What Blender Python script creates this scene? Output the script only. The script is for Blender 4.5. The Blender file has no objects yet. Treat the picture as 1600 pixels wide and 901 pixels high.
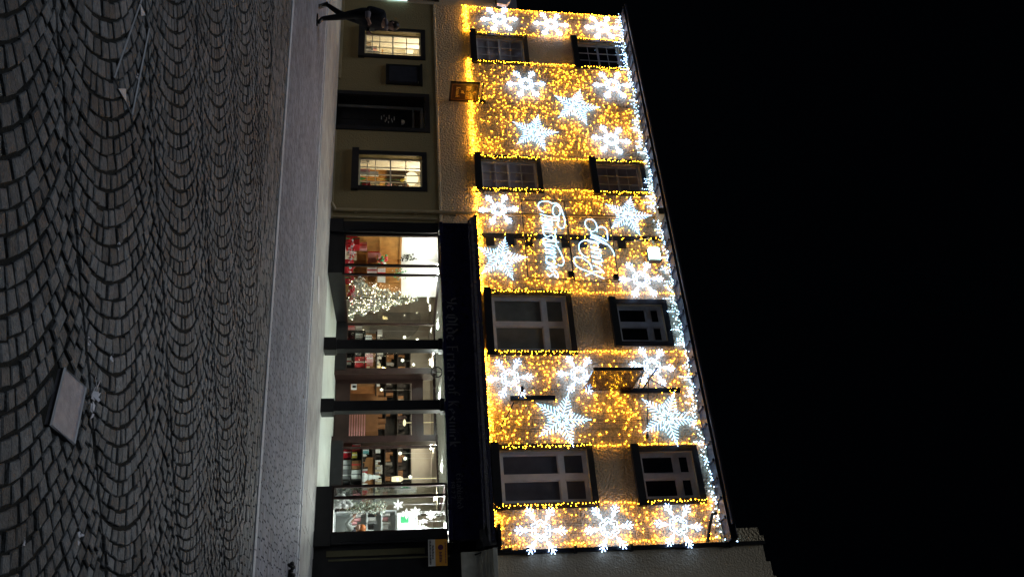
import bpy, math, random
from mathutils import Vector, Matrix
random.seed(11)
C = bpy.context.scene.collection
R = math.radians
PI = math.pi
# ------------------------------------------------------------------ camera model (photograph was taken portrait, stored rotated)
FPX = 1279.7
YAW, PIT, ROL = R(-31.104), R(8.955), R(0.687)
CAMH = 1.6
_fw = Vector((math.sin(YAW)*math.cos(PIT), math.cos(YAW)*math.cos(PIT), math.sin(PIT)))
_r0 = Vector((math.cos(YAW), -math.sin(YAW), 0)); _u0 = _r0.cross(_fw)
_r = _r0*math.cos(ROL) + _u0*math.sin(ROL); _u = _u0*math.cos(ROL) - _r0*math.sin(ROL)
WALL = 17.0
SL = 0.0172                                         # the square rises gently towards the houses
def gz(y): return SL*min(max(y, 0), 17.0)
def ray(px, py): return _fw + _r*((py-450.5)/FPX) + _u*((px-800.)/FPX)
def at(px, py, Y=WALL):
    d = ray(px, py); t = Y/d.y
    return Vector((d.x*t, Y, CAMH + d.z*t))
def gp(px, py):
    d = ray(px, py); t = CAMH/(SL*d.y - d.z)
    return Vector((d.x*t, d.y*t, gz(d.y*t)))

# ------------------------------------------------------------------ mesh helpers
ORG = {}
class MB:
    def __init__(s): s.v = []; s.f = []; s.m = []; s.cur = 0
    def add(s, vs, fs):
        b = len(s.v); s.v += [tuple(v) for v in vs]
        for f in fs: s.f.append(tuple(i+b for i in f)); s.m.append(s.cur)
        return s
    def box(s, x0, x1, y0, y1, z0, z1):
        return s.add([(x0,y0,z0),(x1,y0,z0),(x1,y1,z0),(x0,y1,z0),(x0,y0,z1),(x1,y0,z1),(x1,y1,z1),(x0,y1,z1)],
                     [(0,3,2,1),(4,5,6,7),(0,1,5,4),(1,2,6,5),(2,3,7,6),(3,0,4,7)])
    def quad(s, a, b, c, d): return s.add([a,b,c,d], [(0,1,2,3)])
    def tube(s, pts, r, n=5, closed=False):
        pts = [Vector(p) for p in pts]; N = len(pts); vs = []; fs = []
        for i, p in enumerate(pts):
            a = pts[(i-1) % N] if (closed or i > 0) else p
            b = pts[(i+1) % N] if (closed or i < N-1) else p
            t = (b-a)
            t = t.normalized() if t.length > 1e-9 else Vector((0,0,1))
            q = Vector((0,1,0)) if abs(t.y) < .8 else Vector((1,0,0))
            e1 = t.cross(q).normalized(); e2 = t.cross(e1)
            rr = r[i] if isinstance(r, (list, tuple)) else r
            for k in range(n):
                an = 2*PI*k/n; vs.append(p + e1*(rr*math.cos(an)) + e2*(rr*math.sin(an)))
        for i in range(N if closed else N-1):
            j = (i+1) % N
            for k in range(n): fs.append((i*n+k, i*n+(k+1) % n, j*n+(k+1) % n, j*n+k))
        if not closed: fs.append(tuple(range(n))[::-1]); fs.append(tuple((N-1)*n+k for k in range(n)))
        return s.add(vs, fs)
    def octa(s, c, r, rz=None):
        x, y, z = c; q = rz or r
        return s.add([(x+r,y,z),(x,y+r,z),(x-r,y,z),(x,y-r,z),(x,y,z+q),(x,y,z-q)],
                     [(0,1,4),(1,2,4),(2,3,4),(3,0,4),(1,0,5),(2,1,5),(3,2,5),(0,3,5)])
    def ball(s, c, r, n=12, m=8, sz=1.):
        vs = []; fs = []
        for i in range(m+1):
            a = PI*i/m
            for k in range(n):
                b = 2*PI*k/n
                vs.append((c[0]+r*math.sin(a)*math.cos(b), c[1]+r*math.sin(a)*math.sin(b), c[2]+r*sz*math.cos(a)))
        for i in range(m):
            for k in range(n): fs.append((i*n+k, (i+1)*n+k, (i+1)*n+(k+1) % n, i*n+(k+1) % n))
        return s.add(vs, fs)
    def lathe(s, c, prof, n=16):
        vs = []; fs = []
        for (r, z) in prof:
            for k in range(n): vs.append((c[0]+r*math.cos(2*PI*k/n), c[1]+r*math.sin(2*PI*k/n), c[2]+z))
        for i in range(len(prof)-1):
            for k in range(n): fs.append((i*n+k, i*n+(k+1) % n, (i+1)*n+(k+1) % n, (i+1)*n+k))
        fs.append(tuple(range(n))[::-1]); fs.append(tuple((len(prof)-1)*n+k for k in range(n)))
        return s.add(vs, fs)
    def prism(s, poly, d):                           # poly: list of 3D points, d: extrusion vector
        n = len(poly); P = [Vector(p) for p in poly]; D = Vector(d)
        return s.add(P + [p+D for p in P], [tuple(range(n)), tuple(range(2*n-1, n-1, -1))] +
                     [(i, n+i, n+(i+1) % n, (i+1) % n) for i in range(n)])
    def profile(s, pts, x0, x1):                     # (y,z) outline run along x
        return s.prism([(x0, y, z) for y, z in pts], (x1-x0, 0, 0))
    def build(s, name, mat, parent=None, smooth=False, bevel=0, org=None):
        o0 = ORG.get(parent.name, Vector((0,0,0))) if parent else Vector(org or (0,0,0))
        me = bpy.data.meshes.new(name)
        me.from_pydata([(v[0]-o0.x, v[1]-o0.y, v[2]-o0.z) for v in s.v], [], s.f)
        for m in (mat if isinstance(mat, (list, tuple)) else [mat]): me.materials.append(m)
        if len(me.materials) > 1: me.polygons.foreach_set('material_index', s.m)
        if smooth: me.polygons.foreach_set('use_smooth', [True]*len(me.polygons))
        me.update()
        o = bpy.data.objects.new(name, me); C.objects.link(o)
        if parent: o.parent = parent
        else: o.location = o0
        ORG[o.name] = o0
        if bevel:
            b = o.modifiers.new('bevel', 'BEVEL'); b.width = bevel; b.segments = 2; b.limit_method = 'ANGLE'
        return o
def tag(o, label=None, cat=None, group=None, kind=None):
    if label: o['label'] = label
    if cat: o['category'] = cat
    if group: o['group'] = group
    if kind: o['kind'] = kind
    return o
def thing(name, label, cat, loc=(0,0,0), group=None):
    o = bpy.data.objects.new(name, None); C.objects.link(o); o.location = loc; o.empty_display_size = .2
    ORG[o.name] = Vector(loc); return tag(o, label, cat, group)
def copy_tree(o, parent=None):
    c = o.copy(); C.objects.link(c)
    if parent: c.parent = parent
    for ch in list(o.children): copy_tree(ch, c)
    return c

# ------------------------------------------------------------------ materials
def nt(name):
    m = bpy.data.materials.new(name); m.use_nodes = True
    t = m.node_tree; t.nodes.clear(); o = t.nodes.new('ShaderNodeOutputMaterial'); return m, t, o
def mat(name, col, rough=.6, metal=0., var=.15, vs=6., bump=0., bs=40., spec=.4, coat=0., island=0., stain=0.):
    m, t, o = nt(name); N = t.nodes.new; L = t.links.new
    p = N('ShaderNodeBsdfPrincipled'); L(p.outputs[0], o.inputs[0])
    p.inputs['Roughness'].default_value = rough; p.inputs['Metallic'].default_value = metal
    p.inputs['Specular IOR Level'].default_value = spec; p.inputs['Coat Weight'].default_value = coat
    tc = N('ShaderNodeTexCoord')
    n = N('ShaderNodeTexNoise'); n.inputs['Scale'].default_value = vs; n.inputs['Detail'].default_value = 5
    L(tc.outputs['Object'], n.inputs['Vector'])
    r = N('ShaderNodeValToRGB'); L(n.outputs['Fac'], r.inputs[0])
    r.color_ramp.elements[0].position = .3; r.color_ramp.elements[1].position = .7
    r.color_ramp.elements[0].color = tuple(c*(1-var) for c in col)+(1,)
    r.color_ramp.elements[1].color = tuple(min(1, c*(1+var)) for c in col)+(1,)
    src = r.outputs[0]
    if stain:
        n3 = N('ShaderNodeTexNoise'); n3.inputs['Scale'].default_value = .55; n3.inputs['Detail'].default_value = 6; L(tc.outputs['Object'], n3.inputs['Vector'])
        m3_ = N('ShaderNodeMapRange'); m3_.inputs['From Min'].default_value = .35; m3_.inputs['From Max'].default_value = .65; m3_.inputs['To Min'].default_value = 1-stain; m3_.inputs['To Max'].default_value = 1+stain*.5; L(n3.outputs['Fac'], m3_.inputs['Value'])
        s3 = N('ShaderNodeVectorMath'); s3.operation = 'SCALE'; L(src, s3.inputs[0]); L(m3_.outputs[0], s3.inputs['Scale']); src = s3.outputs[0]
    if island:
        g = N('ShaderNodeNewGeometry'); mr = N('ShaderNodeMapRange'); L(g.outputs['Random Per Island'], mr.inputs['Value'])
        mr.inputs['To Min'].default_value = 1-island; mr.inputs['To Max'].default_value = 1+island
        mx = N('ShaderNodeVectorMath'); mx.operation = 'SCALE'; L(src, mx.inputs[0]); L(mr.outputs[0], mx.inputs['Scale']); src = mx.outputs[0]
    L(src, p.inputs['Base Color'])
    if bump:
        n2 = N('ShaderNodeTexNoise'); n2.inputs['Scale'].default_value = bs; n2.inputs['Detail'].default_value = 4
        L(tc.outputs['Object'], n2.inputs['Vector'])
        b = N('ShaderNodeBump'); b.inputs['Strength'].default_value = 1.; b.inputs['Distance'].default_value = bump
        L(n2.outputs['Fac'], b.inputs['Height']); L(b.outputs[0], p.inputs['Normal'])
    return m
def emit(name, col, s):
    m, t, o = nt(name); e = t.nodes.new('ShaderNodeEmission')
    e.inputs[0].default_value = tuple(col)+(1,); e.inputs[1].default_value = s
    t.links.new(e.outputs[0], o.inputs[0]); return m
def roughcast(name, col, scale, dist):
    m, t, o = nt(name); N = t.nodes.new; L = t.links.new
    p = N('ShaderNodeBsdfPrincipled'); L(p.outputs[0], o.inputs[0]); p.inputs['Roughness'].default_value = .85; p.inputs['Specular IOR Level'].default_value = .2
    tc = N('ShaderNodeTexCoord')
    v = N('ShaderNodeTexVoronoi'); v.inputs['Scale'].default_value = scale; L(tc.outputs['Object'], v.inputs['Vector'])
    n = N('ShaderNodeTexNoise'); n.inputs['Scale'].default_value = scale*.7; n.inputs['Detail'].default_value = 4; L(tc.outputs['Object'], n.inputs['Vector'])
    a = N('ShaderNodeMath'); a.operation = 'SUBTRACT'; L(n.outputs['Fac'], a.inputs[0]); L(v.outputs['Distance'], a.inputs[1])
    b = N('ShaderNodeBump'); b.inputs['Distance'].default_value = dist; L(a.outputs[0], b.inputs['Height']); L(b.outputs[0], p.inputs['Normal'])
    st = N('ShaderNodeTexNoise'); st.inputs['Scale'].default_value = .9; st.inputs['Detail'].default_value = 7
    mp = N('ShaderNodeMapping'); mp.inputs['Scale'].default_value = (1, 1, .35); L(tc.outputs['Object'], mp.inputs[0]); L(mp.outputs[0], st.inputs['Vector'])
    r = N('ShaderNodeValToRGB'); L(st.outputs['Fac'], r.inputs[0]); r.color_ramp.elements[0].position = .3; r.color_ramp.elements[1].position = .65
    r.color_ramp.elements[0].color = tuple(c*.78 for c in col)+(1,); r.color_ramp.elements[1].color = tuple(col)+(1,)
    L(r.outputs[0], p.inputs['Base Color']); return m
def glassmat(name, tint=(1,1,1), refl=.9):
    m, t, o = nt(name); N = t.nodes.new; L = t.links.new
    tr = N('ShaderNodeBsdfTransparent'); tr.inputs[0].default_value = tuple(tint)+(1,)
    g = N('ShaderNodeBsdfGlossy'); g.inputs['Roughness'].default_value = .02; g.inputs[0].default_value = (refl, refl, refl, 1)
    lw = N('ShaderNodeLayerWeight'); lw.inputs['Blend'].default_value = .5
    pw = N('ShaderNodeMath'); pw.operation = 'POWER'; pw.inputs[1].default_value = 4.5; L(lw.outputs['Facing'], pw.inputs[0])
    f = N('ShaderNodeMath'); f.operation = 'MULTIPLY_ADD'; f.inputs[1].default_value = .8; f.inputs[2].default_value = .04; L(pw.outputs[0], f.inputs[0])
    mx = N('ShaderNodeMixShader'); L(f.outputs[0], mx.inputs[0]); L(tr.outputs[0], mx.inputs[1]); L(g.outputs[0], mx.inputs[2]); L(mx.outputs[0], o.inputs[0])
    return m

M = dict(
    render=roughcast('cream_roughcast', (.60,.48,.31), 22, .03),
    smooth_render_dimmed=roughcast('cream_smooth_render_dimmed', (.30,.235,.12), 30, .006),  # same cream as the upper wall, darkened to carry its weak light
    grey_render=roughcast('grey_roughcast', (.62,.51,.36), 26, .007),
    black=mat('black_paint', (.012,.012,.014), .35, bump=.002, bs=20, var=.3),
    navy=mat('navy_gloss_paint', (.010,.010,.034), .22, var=.3, coat=.3),
    letter=mat('dull_letter_paint', (.10,.10,.11), .5),
    stone_black=mat('black_painted_stone', (.014,.013,.014), .55, bump=.006, bs=30, var=.35),
    sash=mat('grey_white_sash_paint', (.74,.72,.72), .45, var=.08),
    pale_bar=mat('white_glazing_bar_paint', (.75,.72,.62), .4, var=.06),
    glass=glassmat('window_glass'), shopglass=glassmat('shop_window_glass', (.97,.99,.98), .8),
    blind=mat('mauve_grey_blind', (.60,.54,.58), .9, var=.2, vs=3), oliveblind=mat('olive_grey_blind', (.30,.29,.25), .9, var=.2, vs=3),
    darkblind=mat('dark_blue_grey_blind', (.16,.16,.19), .9, var=.3, vs=2),
    dark=mat('dark_room', (.015,.016,.025), .9, var=.3),
    slate=mat('slate', (.05,.05,.06), .6, bump=.01, bs=8, var=.25),
    pipe=mat('cream_pipe_paint', (.36,.29,.17), .5, var=.12), gutter=mat('black_gutter', (.012,.014,.022), .3, var=.2),
    soffit=mat('dark_soffit_paint', (.03,.034,.05), .5, var=.2),
    lobby_soffit=mat('white_boarded_soffit', (.62,.60,.54), .6, bump=.004, bs=12),
    cobble=mat('granite_sett', (.100,.106,.112), .6, var=.35, vs=38, bump=.008, bs=70, island=.45, spec=.35, stain=.38),
    paver=mat('grey_paving_block', (.20,.206,.24), .7, var=.2, vs=9, bump=.003, bs=120, island=.20, stain=.2),
    kerbstone=mat('pale_kerb_granite', (.44,.45,.48), .65, var=.15, vs=14, bump=.003, bs=80, island=.12),
    flag=mat('pale_flagstone', (.31,.30,.28), .7, var=.2, vs=3, bump=.003, bs=40, island=.08),
    joint=mat('dark_sand_joint', (.009,.009,.007), .95, var=.4, vs=30, bump=.01, bs=60),
    lobbyfloor=mat('pale_lobby_tile', (.50,.54,.49), .4, var=.1, vs=2),
    steel=mat('worn_steel_plate', (.27,.27,.31), .5, .35, var=.2, vs=18, bump=.002, bs=60),
    palesteel=mat('pale_metal_edge', (.42,.43,.46), .45, .3, var=.2),
    wood=mat('orange_wood', (.40,.19,.05), .45, var=.25, vs=5), darkwood=mat('dark_brown_wood', (.035,.02,.014), .4, var=.3, vs=8),
    redwood=mat('red_brown_wood', (.026,.012,.010), .4, var=.3), counter=mat('tan_counter_front', (.36,.16,.06), .45, var=.2),
    wallwhite=mat('white_shop_wall', (.78,.79,.76), .8, var=.05), wallbeige=mat('beige_shop_wall', (.40,.37,.31), .85, var=.1, vs=2),
    roomcream=mat('cream_room_wall', (.84,.78,.62), .85, var=.06), alcove=mat('grey_alcove', (.26,.25,.23), .9),
    shelfdark=mat('dark_shelf', (.022,.018,.016), .6), floorbrown=mat('brown_floor', (.16,.11,.07), .6),
    cabinet=mat('white_display_cabinet', (.72,.75,.76), .4, var=.05),
    red=mat('red_wrap', (.55,.02,.03), .35), white=mat('white_card', (.8,.8,.78), .5), pink=mat('pink_wrap', (.7,.35,.36), .5),
    green=mat('green_wrap', (.03,.28,.10), .5), teal=mat('teal_wrap', (.15,.42,.45), .5), cream=mat('cream_card', (.7,.6,.42), .5),
    brown=mat('brown_card', (.25,.12,.05), .6), silver=mat('silver_wrap', (.6,.6,.62), .25, .6), yellow=mat('yellow_wrap', (.65,.5,.08), .5),
    frost=mat('frosted_needles', (.42,.46,.36), .7, var=.6, vs=20, island=.6), trunkm=mat('tree_bark', (.08,.05,.03), .9),
    gold=mat('gold_lettering', (.75,.50,.12), .4, .2), choc=mat('chocolate_board', (.03,.010,.006), .3, coat=.4), goldline=mat('tan_sign_border', (.26,.15,.06), .4),
    brownpanel=mat('brown_gloss_board', (.035,.02,.014), .14, coat=.6, spec=.6),
    wire=mat('black_cable', (.012,.012,.012), .5), agent_yellow=mat('amber_board', (.60,.27,.035), .5), agent_white=mat('off_white_board', (.55,.53,.49), .5),
    plum=mat('plum_print', (.08,.02,.06), .5), blackprint=mat('black_print', (.02,.02,.02), .6),
    stone=mat('pale_grey_stone', (.42,.41,.35), .8, var=.2, vs=5, bump=.006, bs=30), oliveline=mat('olive_paint', (.10,.09,.045), .5),
    skin=mat('skin', (.36,.21,.15), .55, var=.06), jacket=mat('dark_navy_cloth', (.005,.0055,.010), .9, var=.3, vs=12), trousers=mat('black_trousers', (.004,.004,.005), .9),
    hair=mat('dark_brown_hair', (.02,.012,.008), .5), scarf=mat('grey_mauve_scarf', (.20,.17,.18), .9), shoe=mat('black_leather', (.008,.008,.008), .35),
    auburn=mat('auburn_hair', (.40,.12,.03), .5), greysleeve=mat('grey_green_knit', (.33,.35,.33), .9), litter=mat('crumpled_white_paper', (.55,.55,.60), .7),
    leaf=mat('dead_leaf', (.16,.10,.04), .8), boxwhite=mat('white_plastic_box', (.62,.60,.68), .4),
    paperflake=mat('white_foam_snowflake', (.85,.86,.82), .7),
    amber=emit('amber_led', (1,.43,.016), 72), coolled=emit('cool_white_led', (.38,.64,1), 24),
    rope=emit('ice_white_rope_light', (.40,.60,1), 12), rope_blue=emit('ice_blue_rope_light', (.34,.62,1), 7), neon=emit('ice_white_neon_tube', (.36,.66,1), 4.2),
    flood=emit('cool_flood_lens', (.62,1,.93), 16), ceil_left=emit('bright_shop_spot', (1,.96,.88), 125), ceil_mid=emit('dim_shop_spot', (1,.87,.68), 180),
    ceil_right=emit('bright_white_spot', (.95,1,1), 420), porch=emit('lobby_fill_spot', (.90,1,.92), 750), roomlamp=emit('warm_room_lamp', (1,.88,.66), 36), globe=emit('warm_globe_shade', (1,.86,.5), 1.6),
    fairy=emit('warm_white_fairy', (1,.86,.6), 9), cyanlamp=emit('cyan_lit_pane', (.55,.95,1), 2.2), lampglow=emit('warm_table_lamp', (1,.75,.3), 9),
)

# ------------------------------------------------------------------ GROUND
from mathutils import noise
def fan_y(x): return 7.76+.1977*(x+9.04)
def kerb_y(x): return 9.01+.1159*(x+10.23)
def chan_y(x): return 13.59+.0759*(x+12.13)
g = MB()
for (ya, yb, za, zb) in ((-25, 0, -.016, -.016), (0, 17, -.016, SL*17-.016), (17, 80, SL*17-.016, SL*17-.016)):
    g.quad((-90,ya,za), (60,ya,za), (60,yb,zb), (-90,yb,zb))
tag(g.build('ground', M['joint']), kind='structure')
def stone(mb, q, top, h, ch):
    """one sett: q = four ground corners, chamfered top"""
    c = (q[0]+q[1]+q[2]+q[3])/4
    lo = [Vector((p.x, p.y, gz(p.y)-.03)) for p in q]
    mid = [Vector((p.x, p.y, gz(p.y)+h-ch*.8)) for p in q]
    tp = []
    for p in q:
        d = Vector((c.x-p.x, c.y-p.y, 0)); d = d.normalized() if d.length > 0 else d
        tp.append(Vector((p.x+d.x*ch*1.3, p.y+d.y*ch*1.3, gz(p.y)+h+random.uniform(-1,1)*top)))
    fs = [(8,9,10,11)]
    for i in range(4):
        j = (i+1) % 4; fs += [(i, j, 4+j, 4+i), (4+i, 4+j, 8+j, 8+i)]
    mb.add(lo+mid+tp, fs)
PLATES = [(-1.72, 4.01, .32), (-3.98, 3.85, .48)]
FD = R(44.3); fdx, fdy = math.cos(FD), math.sin(FD); fnx, fny = -fdy, fdx
PITCH, N0, STEP = 1.44, 5.118, .106
rad = PITCH/2/math.sin(R(50))
cob = MB()
plate1 = [gp(97,575), gp(130,605), gp(112,693), gp(75,663)]
pc_ = sum(plate1, Vector((0,0,0)))/4; plateX = [pc_+(p_-pc_)*1.16 for p_ in plate1]
def inside(poly, x, y):
    s = 0
    for i in range(len(poly)):
        a, b = poly[i], poly[(i+1) % len(poly)]
        c = (b.x-a.x)*(y-a.y)-(b.y-a.y)*(x-a.x)
        if c > 0: s += 1
        elif c < 0: s -= 1
    return abs(s) == len(poly)
for col in range(-6, 9):
    nc = N0+col*PITCH
    for k in range(-150, 130):
        a = R(-50)
        ph = random.uniform(0, .1); step_j = k*STEP + random.uniform(-.006, .006)
        a += ph*.5
        while a < R(50):
            da = random.uniform(.075, .125)/rad
            b = min(a+da, R(51.5))
            if b-a > .04/rad:
                q = []
                j1 = random.uniform(.008, .012); jj = random.uniform(-.005, .005); g_ = .0092
                for an, outer in ((a+j1/rad, 0), (b-j1/rad, 0), (b-j1/rad, 1), (a+j1/rad, 1)):
                    th = STEP-2*g_; lim = math.sin(R(50))*.975
                    sn = math.sin(an) + (th*math.cos(an)*math.sin(an)/rad if outer else 0)
                    sn = max(-lim, min(lim, sn)); l = step_j + rad*math.sqrt(1-sn*sn)-rad + (STEP-g_ if outer else g_) + jj; w = nc + rad*sn
                    wv = Vector((l*.55, w*.55, 3.)); l += .07*noise.noise(wv)+.02*noise.noise(wv*4); w += .06*noise.noise(wv+Vector((9,2,5)))
                    q.append(Vector((l*fdx+w*fnx+random.uniform(-.005,.005), l*fdy+w*fny+random.uniform(-.005,.005), 0)))
                cx = sum(p.x for p in q)/4; cy = sum(p.y for p in q)/4
                if -13.5 < cx < 3.5 and 1.2 < cy < fan_y(cx)-.06 and not inside(plateX, cx, cy):
                    stone(cob, q, .003, random.uniform(-.006, .005), .006)
            a = b
tag(cob.build('cobbled_road', M['cobble']), kind='structure')
# straight courses of setts between the fans and the kerb
strip = MB()
dirk = Vector((1, .1159, 0)).normalized(); nrk = Vector((-dirk.y, dirk.x, 0))
for row in range(0, 22):
    off = -.10 - .105*row; x = -22+random.uniform(0,.2)
    while x < 4:
        ln = random.uniform(.15, .26)
        p = Vector((x, kerb_y(x), 0)) + nrk*off
        if p.y > fan_y(p.x)-.03 and p.y < kerb_y(p.x):
            q = [p+nrk*-.045, p+dirk*(ln-.012)+nrk*-.045, p+dirk*(ln-.012)+nrk*.045, p+nrk*.045]
            stone(strip, q, .004, random.uniform(-.005,.004), .008)
        x += ln*dirk.x
tag(strip.build('sett_strip', M['cobble']), kind='structure')
kb = MB(); x = -22
while x < 4:
    ln = random.uniform(.8, 1.0); p = Vector((x, kerb_y(x), 0)); q = [p+nrk*-.03, p+dirk*(ln-.006)+nrk*-.03, p+dirk*(ln-.006)+nrk*.12, p+nrk*.12]
    stone(kb, q, .001, .012, .006); x += ln*dirk.x
tag(kb.build('kerb', M['kerbstone']), kind='structure')
pv = MB(); rows = 40
for i in range(rows):
    t0, t1 = i/rows, (i+1)/rows; x = -25+random.uniform(0,.2)
    while x < 4:
        ln = .205*random.uniform(.9,1.1); j = .0065
        def PT(xx, t, e):
            ya, yb = kerb_y(xx)+.13, chan_y(xx); return Vector((xx, ya+(yb-ya)*t+e, 0))
        q = [PT(x+j,t0,j), PT(x+ln-j,t0,j), PT(x+ln-j,t1,-j), PT(x+j,t1,-j)]
        stone(pv, q, .0012, .004, .004); x += ln
tag(pv.build('pavement', M['paver']), kind='structure')
chn = MB()
for (o0, o1, ln, h) in ((.03,.13,.23,-.004), (.16,.26,.23,-.004), (.29,.40,.9,.006)):
    x = -25
    while x < 4:
        q = [Vector((x+.008, chan_y(x)+o0, 0)), Vector((x+ln-.008, chan_y(x+ln)+o0, 0)), Vector((x+ln-.008, chan_y(x+ln)+o1, 0)), Vector((x+.008, chan_y(x)+o1, 0))]
        stone(chn, q, .001, h, .006); x += ln
tag(chn.build('drainage_channel', M['kerbstone']), kind='structure')
fl = MB()
for i in range(4):
    x = -25+.35*i
    while x < 4:
        ln = random.uniform(.6, 1.0)
        def PT2(xx, t): ya = chan_y(xx)+.41; return Vector((xx, ya+(17.0-ya)*t, 0))
        q = [PT2(x+.004, i/4+.002), PT2(x+ln-.004, i/4+.002), PT2(x+ln-.004, (i+1)/4-.002), PT2(x+.004, (i+1)/4-.002)]
        stone(fl, q, .0008, .006, .004); x += ln
tag(fl.build('flagstone_path', M['flag']), kind='structure')
FL = .298
lf = MB(); lf.quad((-10.58,16.98,FL), (-5.42,16.98,FL), (-5.42,19.75,.42), (-10.58,19.75,.42))
tag(lf.build('lobby_floor', M['lobbyfloor']), kind='structure')

# ------------------------------------------------------------------ BUILDINGS
def wall_sheet(mb, x0, x1, z0, z1, holes, y=WALL, depth=.16):
    xs = sorted({x0, x1} | {h[0] for h in holes} | {h[1] for h in holes}); zs = sorted({z0, z1} | {h[2] for h in holes} | {h[3] for h in holes})
    xs = [x for x in xs if x0 <= x <= x1]; zs = [z for z in zs if z0 <= z <= z1]
    for a, b in zip(xs, xs[1:]):
        for c, d in zip(zs, zs[1:]):
            mx, mz = (a+b)/2, (c+d)/2
            if any(h[0] < mx < h[1] and h[2] < mz < h[3] for h in holes): continue
            mb.quad((a,y,c), (b,y,c), (b,y,d), (a,y,d))
    for (a, b, c, d) in holes:
        if a >= x1 or b <= x0 or c >= z1 or d <= z0: continue
        for q in (((a,y,c),(a,y,d),(a,y+depth,d),(a,y+depth,c)), ((b,y,d),(b,y,c),(b,y+depth,c),(b,y+depth,d)),
                  ((a,y,d),(b,y,d),(b,y+depth,d),(a,y+depth,d)), ((b,y,c),(a,y,c),(a,y+depth,c),(b,y+depth,c))): mb.quad(*q)
GW = [(-19.15,-17.91,.84,2.74), (-14.45,-13.15,.78,2.71)]
DOOR = (-16.56,-15.16,.24,2.82)
UPL = [(-19.22,-17.93,4.09,5.81), (-19.21,-17.94,7.18,8.79), (-14.45,-13.22,4.0,5.80), (-14.45,-13.22,7.17,8.72)]
UPR = [(-10.20,-8.43,4.03,6.18), (-9.97,-8.67,7.13,8.61), (-6.25,-4.81,3.98,6.24), (-6.16,-4.82,7.13,8.67)]
SB = .13
def inner(r, l=SB, b=SB+.03, t=SB): return (r[0]+l, r[1]-l, r[2]+b, r[3]-t)
XL, XM, XR = -20.32, -11.80, -3.95
TOP = 8.90
left = thing('town_house', 'cream roughcast house with two lit ground floor windows left of the shop', 'building', ((XL+XM)/2, 17, .29))
right = thing('shop_building', 'cream house above the dark painted shopfront, hung with snowflakes', 'building', ((XM+XR)/2, 17, .29))
w = MB(); wall_sheet(w, XL, XM, 3.03, TOP, [inner(r) for r in UPL]); 
w.quad((XL,17,3.03),(XL,17,TOP),(XL,24,TOP),(XL,24,3.03)); w.build('wall', M['render'], left)
w = MB(); wall_sheet(w, XL, XM-.28, .2, 3.03, [inner(r) for r in GW]+[(DOOR[0]+.12,DOOR[1]-.12,.2,DOOR[3]-.13)], depth=.22); lw = w.build('lower_wall', M['smooth_render_dimmed'], left)
s = MB(); s.profile([(17,3.0),(16.965,3.01),(16.965,3.05),(17,3.07)], XL, -12.15); s.build('string_course', M['render'], left)
s = MB(); s.box(XL, -17.0, 16.93, 17.0, .26, .37); s.build('plinth', M['pipe'], left); s = MB(); s.box(-15.1, -12.15, 16.96, 17.0, .26, .34); s.build('plinth', M['pipe'], left)
w = MB(); wall_sheet(w, XM, XR, 3.80, TOP, [inner(r) for r in UPR]); w.build('wall', M['render'], right)
for nm, b, xa, xb in (('a', left, XL, XM), ('b', right, XM, XR)):
    r = MB(); r.prism([(xa,16.55,9.02),(xa,20.6,9.75),(xa,24.6,9.02)], (xb-xa,0,0)); r.build('roof', M['slate'], b)
    f = MB(); f.box(xa, xb, 16.62, 17.0, TOP, TOP+.03); f.box(xa, xb, 16.60, 16.63, TOP-.02, TOP+.13); 
    x = xa+.2
    while x < xb-.1: f.box(x, x+.05, 16.66, 16.98, TOP-.05, TOP); x += .42
    f.build('soffit', M['soffit'], b)
    gu = MB(); n = 10
    prof = [(16.54+.06*math.cos(PI+PI*i/n), TOP+.10+.075*math.sin(PI+PI*i/n)) for i in range(n+1)]
    prof += [(y, z) for y, z in [(16.592,TOP+.10),(16.54,TOP+.035),(16.488,TOP+.10)]]
    gu.profile(prof, xa-.02, xb-.3 if b is right else xb); gu.build('gutter', M['gutter'], b)
    bw = MB(); bw.quad((xa,24.5,.2),(xb,24.5,.2),(xb,24.5,TOP),(xa,24.5,TOP)); bw.quad((xb if b is right else xa,17,.2),(xb if b is right else xa,24.5,.2),(xb if b is right else xa,24.5,TOP),(xb if b is right else xa,17,TOP))
    bw.build('rear_wall', M['grey_render'], b)
pp = MB(); pp.prism([(-4.27,17.0,TOP),(-3.96,17.0,TOP),(-3.96,17.0,9.80),(-4.10,17.0,9.80),(-4.10,17.0,9.72),(-4.27,17.0,9.72)], (0,.6,0)); pp.build('parapet', M['render'], right)

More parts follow.
